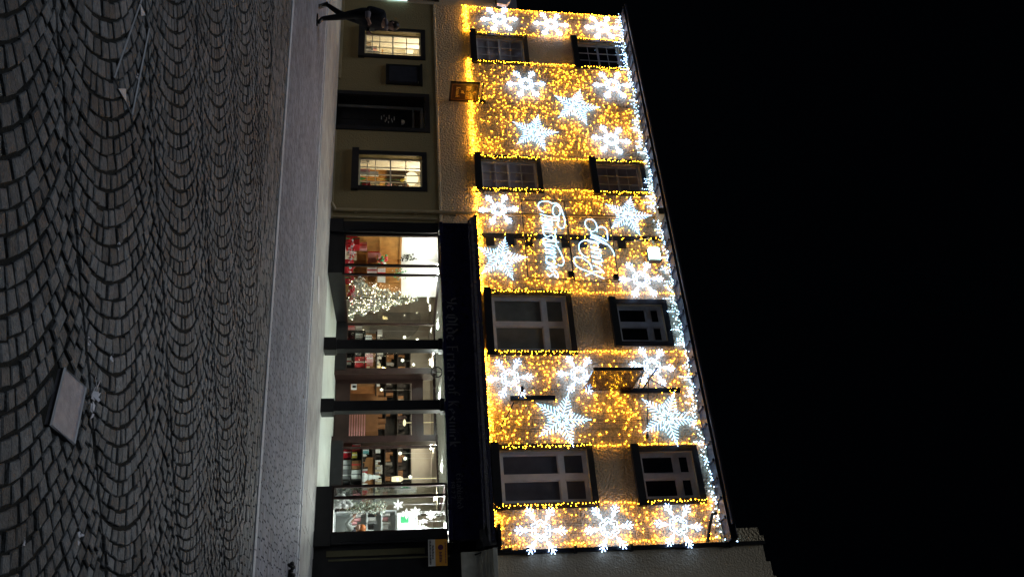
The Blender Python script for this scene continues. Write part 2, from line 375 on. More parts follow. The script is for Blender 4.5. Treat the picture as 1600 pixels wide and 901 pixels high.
def bars(mb, x0, x1, z0, z1, y0, y1, nx, zfr, bw, fw, rail=None, rw=.05):
    mb.box(x0, x0+fw, y0, y1, z0, z1); mb.box(x1-fw, x1, y0, y1, z0, z1); mb.box(x0+fw, x1-fw, y0, y1, z0, z0+fw); mb.box(x0+fw, x1-fw, y0, y1, z1-fw, z1)
    a, b, c, d = x0+fw, x1-fw, z0+fw, z1-fw
    for i in range(1, nx):
        x = a+(b-a)*i/nx; mb.box(x-bw/2, x+bw/2, y0+.008, y1-.008, c, d)
    for fz in zfr:
        z = c+(d-c)*fz; hw = rw/2 if fz == rail else bw/2; e = 0 if fz == rail else .012
        mb.box(a, b, y0+e-.002, y1-e-.001, z-hw, z+hw)
def window(parent, r, style, lbl=None):
    x0, x1, z0, z1 = r; i0, i1, k0, k1 = inner(r)
    f = MB()
    f.box(x0, i0, 16.965, 17.0, z0, z1); f.box(i1, x1, 16.965, 17.0, z0, z1); f.box(i0, i1, 16.965, 17.0, k1, z1)
    f.box(x0-.03, x1+.03, 16.90, 17.0, z0-.02, k0-.004)
    wn = f.build('window', M['stone_black'], parent)
    if lbl: wn['label'] = lbl
    g = MB(); y0, y1 = 17.10, 17.145
    if style == 'sash': bars(g, i0+.002, i1-.002, k0, k1, y0, y1, 3, [.25,.5,.75], .018, .055, .5, .05)
    elif style == 'pub': bars(g, i0+.002, i1-.002, k0, k1, y0+.05, y1+.05, 4, [.11,.25,.5,.76], .02, .04, .5, .035)
    elif style == 'case':
        bars(g, i0+.002, i1-.002, k0, k1, y0, y1, 1, [], .03, .07)
        mx = (i0+i1)/2; tz = k0+(k1-k0)*.70
        g.box(mx-.06, mx+.06, y0-.006, y1-.004, k0+.07, k1-.07); g.box(i0+.07, mx-.06, y0-.004, y1-.004, tz-.055, tz+.055); g.box(mx+.06, i1-.07, y0-.004, y1-.004, tz-.055, tz+.055)
        for (a, b) in ((i0+.07, mx-.06), (mx+.06, i1-.07)):
            for (c, d) in ((k0+.07, tz-.055), (tz+.055, k1-.07)):
                g.box(a, a+.028, y0+.012, y1, c, d); g.box(b-.028, b, y0+.012, y1, c, d); g.box(a+.028, b-.028, y0+.012, y1, c, c+.028); g.box(a+.028, b-.028, y0+.012, y1, d-.028, d)
    g.build('frame', M['pale_bar'] if style == 'pub' else M['sash'], wn)
    p = MB(); yy = 17.125 if style != 'pub' else 17.175
    p.box(i0+.03, i1-.03, yy, yy+.004, k0+.03, k1-.03); p.build('glass', M['glass'], wn)
    return wn, (i0, i1, k0, k1)
def blind(wn, b, m):  # in the dark material this sheet stands in for an unlit room
    q = MB(); q.box(b[0]-.0, b[1]+.0, 17.150, 17.158, b[2]-.02, b[3]+.02); q.build('blind', m, wn)
for i, r in enumerate(UPL):
    wn, b = window(left, r, 'sash'); blind(wn, b, M['blind'] if i != 1 else M['dark'])
for i, r in enumerate(UPR):
    wn, b = window(right, r, 'case'); blind(wn, b, M['oliveblind'] if i == 0 else M['darkblind'] if i == 2 else M['dark'])
# ground-floor windows with lit rooms behind
for i, r in enumerate(GW):
    wn, b = window(left, r, 'pub', 'lit window with cream room behind')
    x0, x1 = max(b[0]-2.2, -20.2), b[1]+.10; y1 = 19.15
    rm = MB(); xs_, ys_ = b[0]-.06, 17.68
    rm.quad((x0,y1,.5),(x1,y1,.5),(x1,y1,2.95),(x0,y1,2.95)); rm.quad((x0,ys_,.5),(x0,y1,.5),(x0,y1,2.95),(x0,ys_,2.95)); rm.quad((xs_,17.225,.5),(xs_,ys_,.5),(xs_,ys_,2.95),(xs_,17.225,2.95)); rm.quad((x1,y1,.5),(x1,17.23,.5),(x1,17.23,2.95),(x1,y1,2.95))
    rm.quad((xs_,17.23,2.95),(x1,17.23,2.95),(x1,y1,2.95),(xs_,y1,2.95)); rm.quad((x0,ys_,2.95),(xs_,ys_,2.95),(xs_,y1,2.95),(x0,y1,2.95)); rm.quad((xs_,y1,.5),(x1,y1,.5),(x1,17.23,.5),(xs_,17.23,.5)); rm.quad((x0,y1,.5),(xs_,y1,.5),(xs_,ys_,.5),(x0,ys_,.5))
    rm.quad((x0,ys_,.5),(xs_,ys_,.5),(xs_,ys_,2.95),(x0,ys_,2.95))
    rm.build('room_wall', M['roomcream'], wn)
    l = MB(); l.box(b[0]+.2, b[0]+.8, 17.7, 18.2, 2.90, 2.94); l.build('ceiling_lamp', M['roomlamp'], wn)
    ld = MB(); ld.box(b[0], b[1], 17.225, 17.42, b[2]-.06, b[2]-.01); ld.build('inner_sill', M['pale_bar'], wn)
    Y = 19.0
    P = lambda px, py, YY=Y: at(px, py, YY)
    if i == 0:
        a, c = P(594,66), P(633,84)
        pic = thing('wall_picture', 'large dark picture on cream wall, seen in lit window behind the walker', 'picture', (a.x, 19.1, a.z))
        q = MB(); q.box(a.x, c.x, 19.07, 19.14, P(604,70).z, c.z); q.build('canvas', M['darkwood'], pic)
        q = MB(); q.box(a.x-.06, c.x+.06, 19.10, 19.145, P(604,70).z-.1, c.z+.06); q.build('picture_frame', M['wood'], pic)
        cb = MB(); cb.box(P(584,66).x, P(584,84).x, 18.8, 19.0, .52, P(597,80).z); cb.box(P(584,66).x-.02, P(584,84).x+.02, 18.78, 19.0, P(597,80).z, P(597,80).z+.03)
        tag(cb.build('cupboard', M['wood'], bevel=.01), 'low tan cupboard below the dark picture, left lit window', 'cupboard')
        gl = MB(); gl.ball(P(640,80,18.6), .13); tag(gl.build('globe_lamp', M['globe'], smooth=True), 'round glowing wall lamp beside dark picture, left lit window', 'lamp')
        items = [((577,68),.09,'cream','cream card standing on sill of left lit window'), ((580,78),.12,'white','white card with dark print on sill, left lit window'), ((586,76),.12,'pink','pink parcel on sill of left lit window'),((589,84),.1,'silver','silver ornament on sill of left lit window')]
        fl_ = [((607,93),'white flower in vase at right edge of left lit window','white'), ((615,91),'yellow flower in vase at right edge of left lit window','yellow')]
    else:
        a, c = P(616,268), P(634,290)
        pic = thing('wall_picture', 'wide dark picture on cream wall, in lit window beside the drainpipe', 'picture', (a.x, 19.1, a.z))
        q = MB(); q.box(P(616,262).x, c.x, 19.07, 19.14, P(604,280).z, P(636,280).z); q.build('canvas', M['darkwood'], pic)
        q = MB(); q.box(P(616,262).x-.06, c.x+.06, 19.10, 19.145, P(604,280).z-.08, P(636,280).z+.06); q.build('picture_frame', M['brown'], pic)
        cb = MB(); cb.box(P(584,262).x, P(584,292).x, 18.8, 19.0, .52, P(600,280).z); cb.box(P(584,262).x-.02, P(584,292).x+.02, 18.78, 19.0, P(600,280).z, P(600,280).z+.03)
        tag(cb.build('cupboard', M['wood'], bevel=.01), 'orange wooden cupboard seen in lit window beside the drainpipe', 'cupboard')
        gl = MB(); gl.ball(P(643,279,18.8), .2); tag(gl.build('globe_lamp', M['globe'], smooth=True), 'large glowing globe lamp in lit window beside the drainpipe', 'lamp')
        items = [((575,252),.12,'silver','grey ornament at left of sill, window beside drainpipe'), ((575,268),.12,'pink','pink patterned box on sill, window beside drainpipe'), ((588,272),.1,'white','white box on sill, window beside drainpipe'),((575,288),.1,'red','red striped box on sill, window beside drainpipe'),((590,287),.12,'cream','cream box on sill, window beside drainpipe')]
        fl_ = [((629,281),'yellow flower standing before dark picture, window beside drainpipe','yellow'), ((626,292),'white flower at right edge of window beside drainpipe','white'), ((608,288),'pale ornament on sill of window beside drainpipe','pink')]
    for (px, py), hgt, cc, lb in items:
        q = at(px, py, 17.36); zb = b[2]-.01; h2 = max(q.z-zb+.05, .06)
        bx = MB(); bx.box(q.x-.055, q.x+.055, 17.32, 17.40, zb, zb+h2); bx.box(q.x-.058, q.x+.058, 17.317, 17.403, zb+h2-.025, zb+h2+.004)
        tag(bx.build('ornament_box', M[cc]), lb, 'box')
    for (px, py), lb, cc in fl_:
        q = at(px, py, 17.35); zb = b[2]-.01
        t = thing('flower_vase', lb, 'flowers', (q.x, 17.35, zb))
        v = MB(); v.lathe((q.x,17.35,zb), [(.03,0),(.04,.06),(.025,.14),(.03,.18)], 8); v.tube([(q.x,17.35,zb+.15),(q.x,17.35,q.z)], .006); v.build('vase', M['green'], t)
        v = MB()
        for k in range(9): v.ball((q.x+random.uniform(-.04,.04), 17.35+random.uniform(-.03,.03), q.z+random.uniform(-.05,.05)), .028, 6, 4)
        v.build('petals', M[cc], t)
# door of the left house
x0, x1, z0, z1 = DOOR
d = MB(); d.box(x0, x0+.13, 16.96, 17.0, .25, z1); d.box(x1-.13, x1, 16.96, 17.0, .25, z1); d.box(x0+.13, x1-.13, 16.96, 17.0, z1-.14, z1)
d.box(x0+.12, x0+.15, 17.0, 17.55, .25, z1-.14); d.box(x1-.15, x1-.12, 17.0, 17.55, .25, z1-.14)
dr = d.build('door', M['stone_black'], left)
q = MB(); q.box(x0+.15, x0+.24, 17.35, 17.42, .3, z1-.16); q.box(x1-.20, x1-.15, 17.35, 17.42, .3, z1-.16); q.box(x0+.24, x1-.20, 17.35, 17.42, z1-.24, z1-.16); q.box(x0+.24,x1-.20,17.35,17.42,z1-.46,z1-.42); q.build('door_frame', M['alcove'], dr)
q = MB(); q.box(x0+.24, x1-.20, 17.38, 17.41, .3, z1-.46)
for (a, b) in ((.35, 1.0), (1.08, 2.0)): 
    for (c, e) in ((x0+.30, (x0+x1)/2-.03), ((x0+x1)/2+.05, x1-.26)): q.box(c, e, 17.37, 17.38, a+.05, b)
q.box(x0+.12, x1-.12, 17.40, 17.6, .22, .30); q.build('door_leaf', M['black'], dr, bevel=.004)
q = MB(); q.box(x0+.26, x1-.22, 17.375, 17.385, z1-.40, z1-.26); q.build('fanlight', M['brownpanel'], dr)
q = MB()
for (px, py) in ((596,184),(600,181),(604,186),(608,183),(612,187),(616,185),(602,189),(607,191),(613,190)):
    p = at(px, py, 17.36); ln = random.uniform(.03,.09); q.box(p.x-ln, p.x+ln, 17.360, 17.366, p.z-.012, p.z+.012)
q.build('door_lettering', M['agent_white'], dr); q = MB(); c0 = at(630,191,17.36); q.prism([(c0.x+.10*math.cos(PI*i/10), 17.360, c0.z-.05+.10*math.sin(PI*i/10)) for i in range(11)], (0,.006,0)); q.build('door_emblem', M['agent_white'], dr)
nb = thing('notice_board', 'dark framed menu board between the lit window and doorway', 'notice board', (-17.26,16.95,1.61))
q = MB(); q.box(-17.64,-16.89,16.94,17.0,1.61,2.60); q.box(-17.66,-16.87,16.90,17.0,2.58,2.64); q.build('board', M['black'], nb)
q = MB(); q.box(-17.56,-16.97,16.935,16.942,1.70,2.50); q.build('panel', M['dark'], nb)
q = MB(); q.box(-17.0,-16.92,16.932,16.936,2.51,2.53); q.build('label_strip', M['alcove'], nb)

# drainpipe
dp = MB(); dp.tube([(-12.46,16.93,.36),(-12.46,16.93,8.75),(-12.46,16.78,8.92),(-12.46,16.60,8.98)], .045, 8)
for z in (.9, 2.4, 3.4, 5.2, 7.0): dp.box(-12.53,-12.39,16.95,17.0,z-.03,z+.03)
dp.tube([(-12.46,16.93,.40),(-12.55,16.85,.33),(-12.60,16.82,.30)], .045, 8); dp.box(-12.56,-12.36,16.62,16.98,8.72,8.9)
dp.tube([(-12.25,16.95,.36),(-12.25,16.95,2.95)], .03, 6); dp.build('drainpipe', M['pipe'], left)
# black toothed quoins on the joint between the houses
qn = MB(); qn.box(-11.88,-11.74,16.97,17.0,3.95,8.82)
for (px) in (766,797,826,883,911,940,971): 
    z = at(px,380).z; qn.box(-11.74,-11.50,16.972,17.0,z-.105,z+.105)
qn.build('quoin', M['stone_black'], right)

# ------------------------------------------------------------------ SHOPFRONT (part of the shop building)
SX0, SX1 = -12.08, -4.20
sf = MB(); sf.box(SX0, SX1, 16.86, 17.02, 2.99, 3.72); front = sf.build('shopfront', M['navy'], right)
front['label'] = 'dark navy shop fascia with dull blackletter name'
c = MB(); c.profile([(17.02,3.70),(16.86,3.70),(16.80,3.74),(16.72,3.76),(16.68,3.82),(16.60,3.84),(16.58,3.90),(17.0,3.95)], SX0-.08, SX1+.10)
c.profile([(16.86,2.97),(16.82,2.99),(16.82,3.05),(16.86,3.07)], SX0, SX1); c.build('cornice', M['navy'], front)
p = MB(); p.box(SX0, -11.78, 16.88, 17.1, .28, 2.97); p.box(SX0-.04, -11.74, 16.84, 17.1, .28, .62); p.box(SX0+.05,-11.83,16.865,16.88,.8,2.8)
p.build('pilaster', M['black'], front)
p = MB(); p.box(-4.42, SX1, 16.88, 17.1, .28, 2.97); p.box(-4.46, SX1+.03, 16.84, 17.1, .28, .62); p.box(-4.37,-4.25,16.865,16.88,.8,2.8)
p.build('pilaster', M['black'], front)
for X in (-8.68, -7.18):
    p = MB(); p.box(X-.12, X+.12, 16.92, 17.14, .55, 2.99); p.box(X-.16, X+.16, 16.88, 17.18, .29, .58); p.box(X-.15, X+.15, 16.90, 17.16, 2.88, 2.985)
    p.build('post', M['black'], front, bevel=.008)
LBX, RBX, BY = -10.60, -5.40, 19.4
SILL = .64
for bxs in (((-11.78, LBX, 16.93, 17.06, .28, SILL),(LBX-.06, LBX, 17.06, BY, .30, SILL)), ((RBX, -4.42, 16.93, 17.06, .28, SILL-.03),(RBX, RBX+.06, 17.06, BY, .30, SILL)), ((LBX, -9.20, BY-.05, BY+.02, .36, .68),), ((-7.30, RBX, BY-.05, BY+.02, .36, .68),)):
    p = MB()
    for b_ in bxs: p.box(*b_)
    p.build('stallriser', M['black'], front)
def sash(x0, x1, y, z0, z1, mids=(), ret=None):
    p = MB()
    p.box(x0, x0+.05, y-.03, y+.03, z0, z1); p.box(x1-.05, x1, y-.03, y+.03, z0, z1); p.box(x0+.05, x1-.05, y-.03, y+.03, z0, z0+.045); p.box(x0+.05, x1-.05, y-.03, y+.03, z1-.045, z1)
    for m in mids: p.box(m-.028, m+.028, y-.028, y+.028, z0+.045, z1-.045)
    if ret: p.box(ret-.03, ret+.03, 17.03, BY-.031, 2.93, 2.984); p.box(ret-.03, ret+.03, 17.03, BY-.031, SILL, SILL+.05)
    p.build('window_frame', M['redwood'], front)
sash(-11.78, LBX+.03, 17.0, SILL, 2.985, (-10.86,), LBX); sash(RBX-.03, -4.42, 17.0, SILL-.03, 2.985, (-5.17,), RBX)
sash(LBX+.031, -9.20, BY, .66, 2.99, ()); sash(-7.30, RBX-.031, BY, .66, 2.99, (-7.12,))
for b_ in ((-11.73, -10.89, 17.0, 17.006, SILL+.045, 2.94), (-10.83, LBX-.02, 17.0, 17.006, SILL+.045, 2.94), (-5.35, -5.20, 17.0, 17.006, SILL, 2.94), (-5.14, -4.47, 17.0, 17.006, SILL, 2.94),
           (LBX-.003, LBX+.003, 17.03, BY-.03, SILL+.045, 2.93), (RBX-.003, RBX+.003, 17.03, BY-.03, SILL+.045, 2.93), (LBX+.08, -9.25, BY, BY+.006, .70, 2.945), (-7.25, RBX-.08, BY, BY+.006, .70, 2.945)):
    p = MB(); p.box(*b_); p.build('glass', M['shopglass'], front)
p = MB(); p.box(LBX, RBX, 17.03, 19.80, 2.99, 3.02)
x = LBX+.1
while x < RBX: p.box(x, x+.012, 17.04, 19.79, 2.982, 2.99); x += .12
p.build('lobby_ceiling', M['lobby_soffit'], front)
# entrance door
DY = 19.72
sd = MB()
for (a, b) in ((-9.20,-9.08), (-7.42,-7.30)): sd.box(a, b, BY-.03, DY+.05, .40, 2.99)
sd.box(-9.08, -7.42, DY-.03, DY+.05, 2.48, 2.66); sd.box(-9.08, -7.42, DY-.03, DY+.05, 2.92, 2.99)
for (a, b) in ((-9.08,-8.26), (-8.24,-7.42)):
    sd.box(a, a+.10, DY-.02, DY+.03, .44, 2.48); sd.box(b-.10, b, DY-.02, DY+.03, .44, 2.48); sd.box(a+.10, b-.10, DY-.02, DY+.03, .44, .80); sd.box(a+.10, b-.10, DY-.02, DY+.03, 2.36, 2.48)
sdo = sd.build('entrance_door', M['redwood'], front)
for b_ in ((-8.98,-8.36,DY,DY+.005,.80,2.36),(-8.14,-7.52,DY,DY+.005,.80,2.36),(-9.08,-7.42,DY+.01,DY+.014,2.66,2.92)):
    q = MB(); q.box(*b_); q.build('door_glass', M['shopglass'], front)
for X in (-8.30,-8.20):
    q = MB(); q.tube([(X,DY-.06,1.2),(X,DY-.06,1.6)], .015); q.build('door_handle', M['palesteel'], front)
# blackletter lettering
GL = {'o':[[(0,.2),(0,.8),(.25,1),(.5,.8),(.5,.2),(.25,0),(0,.2)]], 'l':[[(0,1.6),(0,.15),(.12,0)]], 'd':[[(.5,.8),(.25,1),(0,.8),(0,.2),(.25,0),(.5,.2),(.5,.9),(.1,1.55)]],
 'e':[[(.45,.15),(.25,0),(0,.2),(0,.8),(.25,1),(.48,.75),(0,.5)]], 'r':[[(0,1),(0,0),(.1,.05)],[(0,.8),(.25,1),(.36,.85)]], 'i':[[(0,1),(0,.1),(.1,0)],[(0,1.3),(.06,1.38)]],
 'a':[[(.05,.9),(.25,1),(.45,.8),(.45,.1),(.56,0)],[(.45,.55),(0,.35),(.05,.1),(.25,0),(.45,.15)]], 's':[[(.45,.85),(.22,1),(0,.8),(.45,.3),(.22,0),(0,.15)]],
 'f':[[(.1,-.15),(.1,1.3),(.3,1.6),(.45,1.5)],[(-.08,1),(.38,1)]], 'w':[[(0,1),(0,.2),(.2,0),(.4,.2),(.4,1)],[(.4,.2),(.6,0),(.8,.2),(.8,1)]],
 'c':[[(.45,.85),(.25,1),(0,.8),(0,.2),(.25,0),(.45,.15)]], 'k':[[(0,1.6),(0,0)],[(0,.5),(.3,1),(.42,.85),(.1,.55),(.45,0)]],
 'Y':[[(0,1.5),(.1,.9),(.35,.7),(.6,.9),(.6,1.6)],[(.6,.9),(.5,.1),(.1,-.3)]], 'O':[[(0,.3),(0,1.2),(.35,1.6),(.75,1.2),(.75,.3),(.35,0),(0,.3)],[(.3,.3),(.3,1.3)]],
 'F':[[(.15,0),(.15,1.5)],[(0,1.5),(.7,1.55)],[(.15,.8),(.55,.85)],[(0,0),(.3,.05)]], 'K':[[(.1,0),(.1,1.6)],[(.1,.7),(.65,1.5)],[(.25,.85),(.7,0)]],
 'E':[[(.6,1.4),(.3,1.6),(0,1.2),(0,.3),(.3,0),(.6,.2)],[(0,.85),(.5,.85)]], 't':[[(.1,1.4),(.1,.15),(.3,0)],[(-.08,1),(.32,1)]],
 'b':[[(0,1.6),(0,.2),(.25,0),(.5,.2),(.5,.8),(.25,1),(0,.8)]], 'h':[[(0,1.6),(0,0)],[(0,.8),(.25,1),(.45,.8),(.45,0)]],
 '1':[[(.1,1.2),(.25,1.5),(.25,0)]], '9':[[(.5,1.1),(.25,.7),(0,1),(.1,1.4),(.4,1.4),(.5,1),(.4,.2),(.1,0)]], '2':[[(0,1.2),(.25,1.5),(.5,1.2),(0,0),(.5,.05)]], '7':[[(0,1.5),(.5,1.5),(.15,0)]], ' ':[]}
def write(mb, text, origin, ux, uz, un, size, nib=.2, track=.3, width=None):
    """broad-nib strokes; ux/uz text axes, un thin offset toward the reader"""
    pen = 0; strokes = []
    for ch in text:
        gs = GL[ch]; mw = max([p[0] for st in gs for p in st], default=.25)
        for st in gs: strokes.append([(pen+p[0], p[1]) for p in st])
        pen += mw+track
    tot = pen-track; sx = (width/tot if width else size); sz = size
    nx, nz = math.cos(R(40))*nib/2, math.sin(R(40))*nib/2
    for st in strokes:
        for (a, b) in zip(st, st[1:]):
            P = [(a[0]-nx,a[1]-nz),(b[0]-nx,b[1]-nz),(b[0]+nx,b[1]+nz),(a[0]+nx,a[1]+nz)]
            mb.prism([origin + ux*((x-tot/2)*sx) + uz*(z*sz) for x, z in P], un)
X_, Z_ = Vector((1,0,0)), Vector((0,0,1))
def fas(py0, py1, px): 
    a, b = at(px,py0,16.86), at(px,py1,16.86); return Vector(((a.x+b.x)/2, 16.858, (a.z+b.z)/2)), b.x-a.x
for tx, y0, y1, px, sz in (('Ye',466,484,703,.15), ('Olde',492,531,703,.17), ('Friars',540,594,704,.17), ('of',602,617,705,.17), ('Keswick',626,697,705,.17), ('Established',740,793,717,.08), ('1927',751,778,705,.08)):
    L_ = MB(); o_, wd = fas(y0, y1, px); o_.z -= sz*.5; write(L_, tx, o_, X_, Z_, Vector((0,-.006,0)), sz, width=wd); L_.build('lettering', M['letter'], front)
# end console, cable and lobby ring
k = MB(); k.profile([(17.0,3.55),(16.75,3.66),(16.70,3.80),(16.62,3.93),(17.0,3.97)], -4.38,-4.02); k.profile([(17.0,3.96),(16.6,3.96),(16.6,4.02),(17.0,4.05)], -4.42,-3.99); k.build('console', M['black'], front)
k = MB(); o_ = at(690,581,17.4); k.tube([(o_.x+.13*math.cos(a*PI/10), 17.4, 2.86+.13*math.sin(a*PI/10)) for a in range(20)], .014, 5, True); k.tube([(o_.x-.13,17.4,2.86),(o_.x+.13,17.4,2.86)],.010); k.tube([(o_.x,17.4,2.73),(o_.x,17.4,2.985)],.010)
tag(k.build('wreath_ring', M['wire']), 'small black ring ornament hung from the shop porch ceiling', 'ornament')

# ---------------------------------------------- shop interior (parts of the shop building)
it = MB(); IY = 23.0; IL, IR = -12.9, -4.22
it.quad((IL,IY,.3),(IR,IY,.3),(IR,IY,3.06),(IL,IY,3.06)); it.quad((IL,18.66,.3),(IL,IY,.3),(IL,IY,3.06),(IL,18.66,3.06)); it.quad((IR,IY,.3),(IR,17.1,.3),(IR,17.1,3.06),(IR,IY,3.06))
room = it.build('shop_room', M['wallbeige'], right)
q = MB(); q.quad((-13,17.05,3.06),(IR,17.05,3.06),(IR,IY,3.06),(-13,IY,3.06)); q.build('ceiling', M['wallbeige'], room)
q = MB(); q.quad((-13,17.08,.31),(LBX-.06,17.08,.31),(LBX-.06,IY,.31),(-13,IY,.31)); q.quad((LBX-.06,19.8,.44),(IR,19.8,.44),(IR,IY,.44),(LBX-.06,IY,.44)); q.quad((RBX+.06,17.08,.31),(IR,17.08,.31),(IR,19.8,.31),(RBX+.06,19.8,.31)); q.build('floor_boards', M['floorbrown'], room)
q = MB(); q.quad((-12.1,17.08,.31),(-12.1,18.6,.31),(-12.1,18.6,3.06),(-12.1,17.08,3.06)); q.box(-12.1,-11.55,18.6,18.65,2.05,3.06); q.box(-11.55,-10.95,18.6,18.65,2.05,3.06); q.build('display_wall', M['wallwhite'], room)
q = MB(); q.box(-12.09,-12.04,17.08,18.57,.62,2.05); q.box(-12.04,-10.95,18.56,18.64,.62,2.05)
for x in (-11.7,-11.35,-11.0): q.box(x-.03,x+.03,18.53,18.56,.62,2.05)
for z in (.95,1.5,2.02): q.box(-12.04,-10.95,18.52,18.56,z,z+.05); q.box(-12.04,-12.0,17.1,18.52,z,z+.05)
q.build('wood_panelling', M['wood'], room)
q = MB(); q.box(-12.03, LBX-.08, 17.08, 18.5, .58, .66); q.build('display_deck', M['white'], room); q = MB(); q.box(RBX+.08, IR-.02, 17.08, 18.6, .52, .60); q.build('display_deck', M['white'], room)
q = MB(); c0 = at(640,495,22.9); q.prism([(c0.x+.75*math.cos(PI*i/14), 22.93, 2.2+.6*math.sin(PI*i/14)) for i in range(15)]+[(c0.x-.75,22.93,1.2),(c0.x+.75,22.93,1.2)], (0,.04,0)); q.build('alcove', M['alcove'], room)
def spots(nm, pts, m, lb, grp):
    for k_, (x, y) in enumerate(pts):
        t = MB(); t.lathe((x,y,2.985), [(.085,0),(.085,.03)], 12); o = t.build('ceiling_spot', M[m], room)
spots('l', [(-11.7,17.5),(-11.2,17.8),(-11.6,18.2),(-10.9,17.5)], 'ceil_left', '', '')
spots('m', [(-10.2,20.3),(-9.0,21.4),(-7.6,20.4),(-6.4,21.2),(-10.6,21.8),(-8.2,22.3)], 'ceil_mid', '', '')
spots('r', [(-5.0,17.32),(-4.55,17.32),(-4.75,17.9)], 'ceil_right', '', '')
# fill spots added in the lobby ceiling to brighten its floor
for (x, y) in ((-9.9,18.3),(-8.0,18.3),(-6.2,18.3)): t = MB(); t.lathe((x,y,2.972), [(.06,0),(.06,.012)], 10); t.build('lobby_fill_spot', M['porch'], front)
# counters and shelving
ct = thing('shop_counter', 'long tan shop counter with dark top behind the back windows', 'counter', (-8.6,20.8,.44))
q = MB(); q.box(-10.9,-9.3,20.6,21.1,.44,1.42); q.build('front_panel', M['counter'], ct); q = MB(); q.box(-7.3,-6.0,20.6,21.1,.44,1.42); q.build('front_panel', M['counter'], ct)
q = MB(); q.box(-10.95,-9.25,20.55,21.15,1.42,1.46); q.build('top', M['darkwood'], ct); q = MB(); q.box(-7.35,-5.95,20.55,21.15,1.42,1.46); q.build('top', M['darkwood'], ct)
q = MB()
for (xa, xb) in ((-10.85,-9.35),(-7.25,-6.05)):
    x = xa
    while x < xb: q.cur = random.choice([0,0,0,1,2]); w_ = random.uniform(.03,.07); q.box(x, x+w_*.8, 20.68, 20.73, 1.46, 1.46+random.uniform(.04,.15)); x += w_+random.uniform(0,.03)
tag(q.build('counter_stock', [M['white'],M['silver'],M['cream']], ct), kind='stuff')
bs = thing('wall_shelves', 'dark shelves of goods along the back wall of the shop', 'shelving', (-9,22.7,.44))
q = MB(); q.box(-11.4,-7.2,22.75,22.95,.5,2.45)
for z in (1.0,1.35,1.7,2.05,2.42): q.box(-11.4,-7.2,22.45,22.75,z,z+.03)
for x in (-11.4,-10.35,-9.3,-8.25,-7.23): q.box(x,x+.03,22.45,22.75,.5,2.42)
q.build('shelf_frame', M['shelfdark'], bs)
q = MB()
for z in (1.03,1.38,1.73,2.08):
    x = -11.3
    while x < -7.35:
        wd = random.uniform(.06,.14); hh = random.uniform(.10,.24)
        if random.random() < .8: q.cur = random.choice([0,0,0,1,1,2,3]); q.box(x, x+wd*.85, 22.5, 22.62, z, z+hh)
        x += wd
tag(q.build('stock_boxes', [M['shelfdark'],M['brown'],M['alcove'],M['redwood']], bs), kind='stuff')
# low window shelves just inside the back windows, with boxed goods
def lowshelf(x0, x1, lb):
    t = thing('window_shelf', lb, 'shelf', ((x0+x1)/2, 19.75, .44))
    q = MB(); 
    for z in (.62,.88,1.14): q.box(x0, x1, 19.55, 19.95, z, z+.02)
    for x in (x0,(x0+x1)/2,x1-.03): q.box(x, x+.03, 19.55, 19.95, .44, 1.14)
    q.box(x0, x1, 19.95, 19.97, .44, 1.16); q.build('boards', M['shelfdark'], t)
    q = MB()
    for z in (.64,.90,1.16):
        x = x0+.03
        while x < x1-.05:
            w_ = random.uniform(.025,.06); h_ = random.uniform(.04,.13); yy = random.uniform(19.86,19.92); q.cur = random.choice([0,0,1,1,2,3,4])
            if random.random() < .3: q.ball((x+w_/2, yy, z+w_*.5), w_*.5, 7, 5)
            else: q.box(x, x+w_*.9, yy-.02, yy+.02, z, z+h_)
            x += w_+random.uniform(.002,.03)
    tag(q.build('small_stock', [M['white'],M['silver'],M['red'],M['shelfdark'],M['cream']], t), kind='stuff'); return t
lowshelf(-10.45,-9.3,'dark low shelf of gifts inside the window left of shop door'); lowshelf(-7.2,-5.6,'dark low shelf of gifts inside the window right of shop door')
def gift(px, py, Y, w_, h_, m, lb, zb=None, ribbon=None):
    q = at(px, py, Y); z0 = q.z-h_/2 if zb is None else zb
    t = thing('gift_box', lb, 'box', (q.x, Y, z0))
    b = MB(); b.box(q.x-w_/2, q.x+w_/2, Y-w_*.35, Y+w_*.35, z0, z0+h_*.8); b.build('carton', M[m], t)
    b = MB(); b.box(q.x-w_/2-.006, q.x+w_/2+.006, Y-w_*.35-.006, Y+w_*.35+.006, z0+h_*.8, z0+h_); b.build('lid', M[m], t)
    b = MB(); b.box(q.x-.014, q.x+.014, Y-w_*.35-.009, Y+w_*.35+.009, z0-.001+.002, z0+h_+.004); b.build('ribbon', M[ribbon or 'white'], t)
SH = [.64,.90]
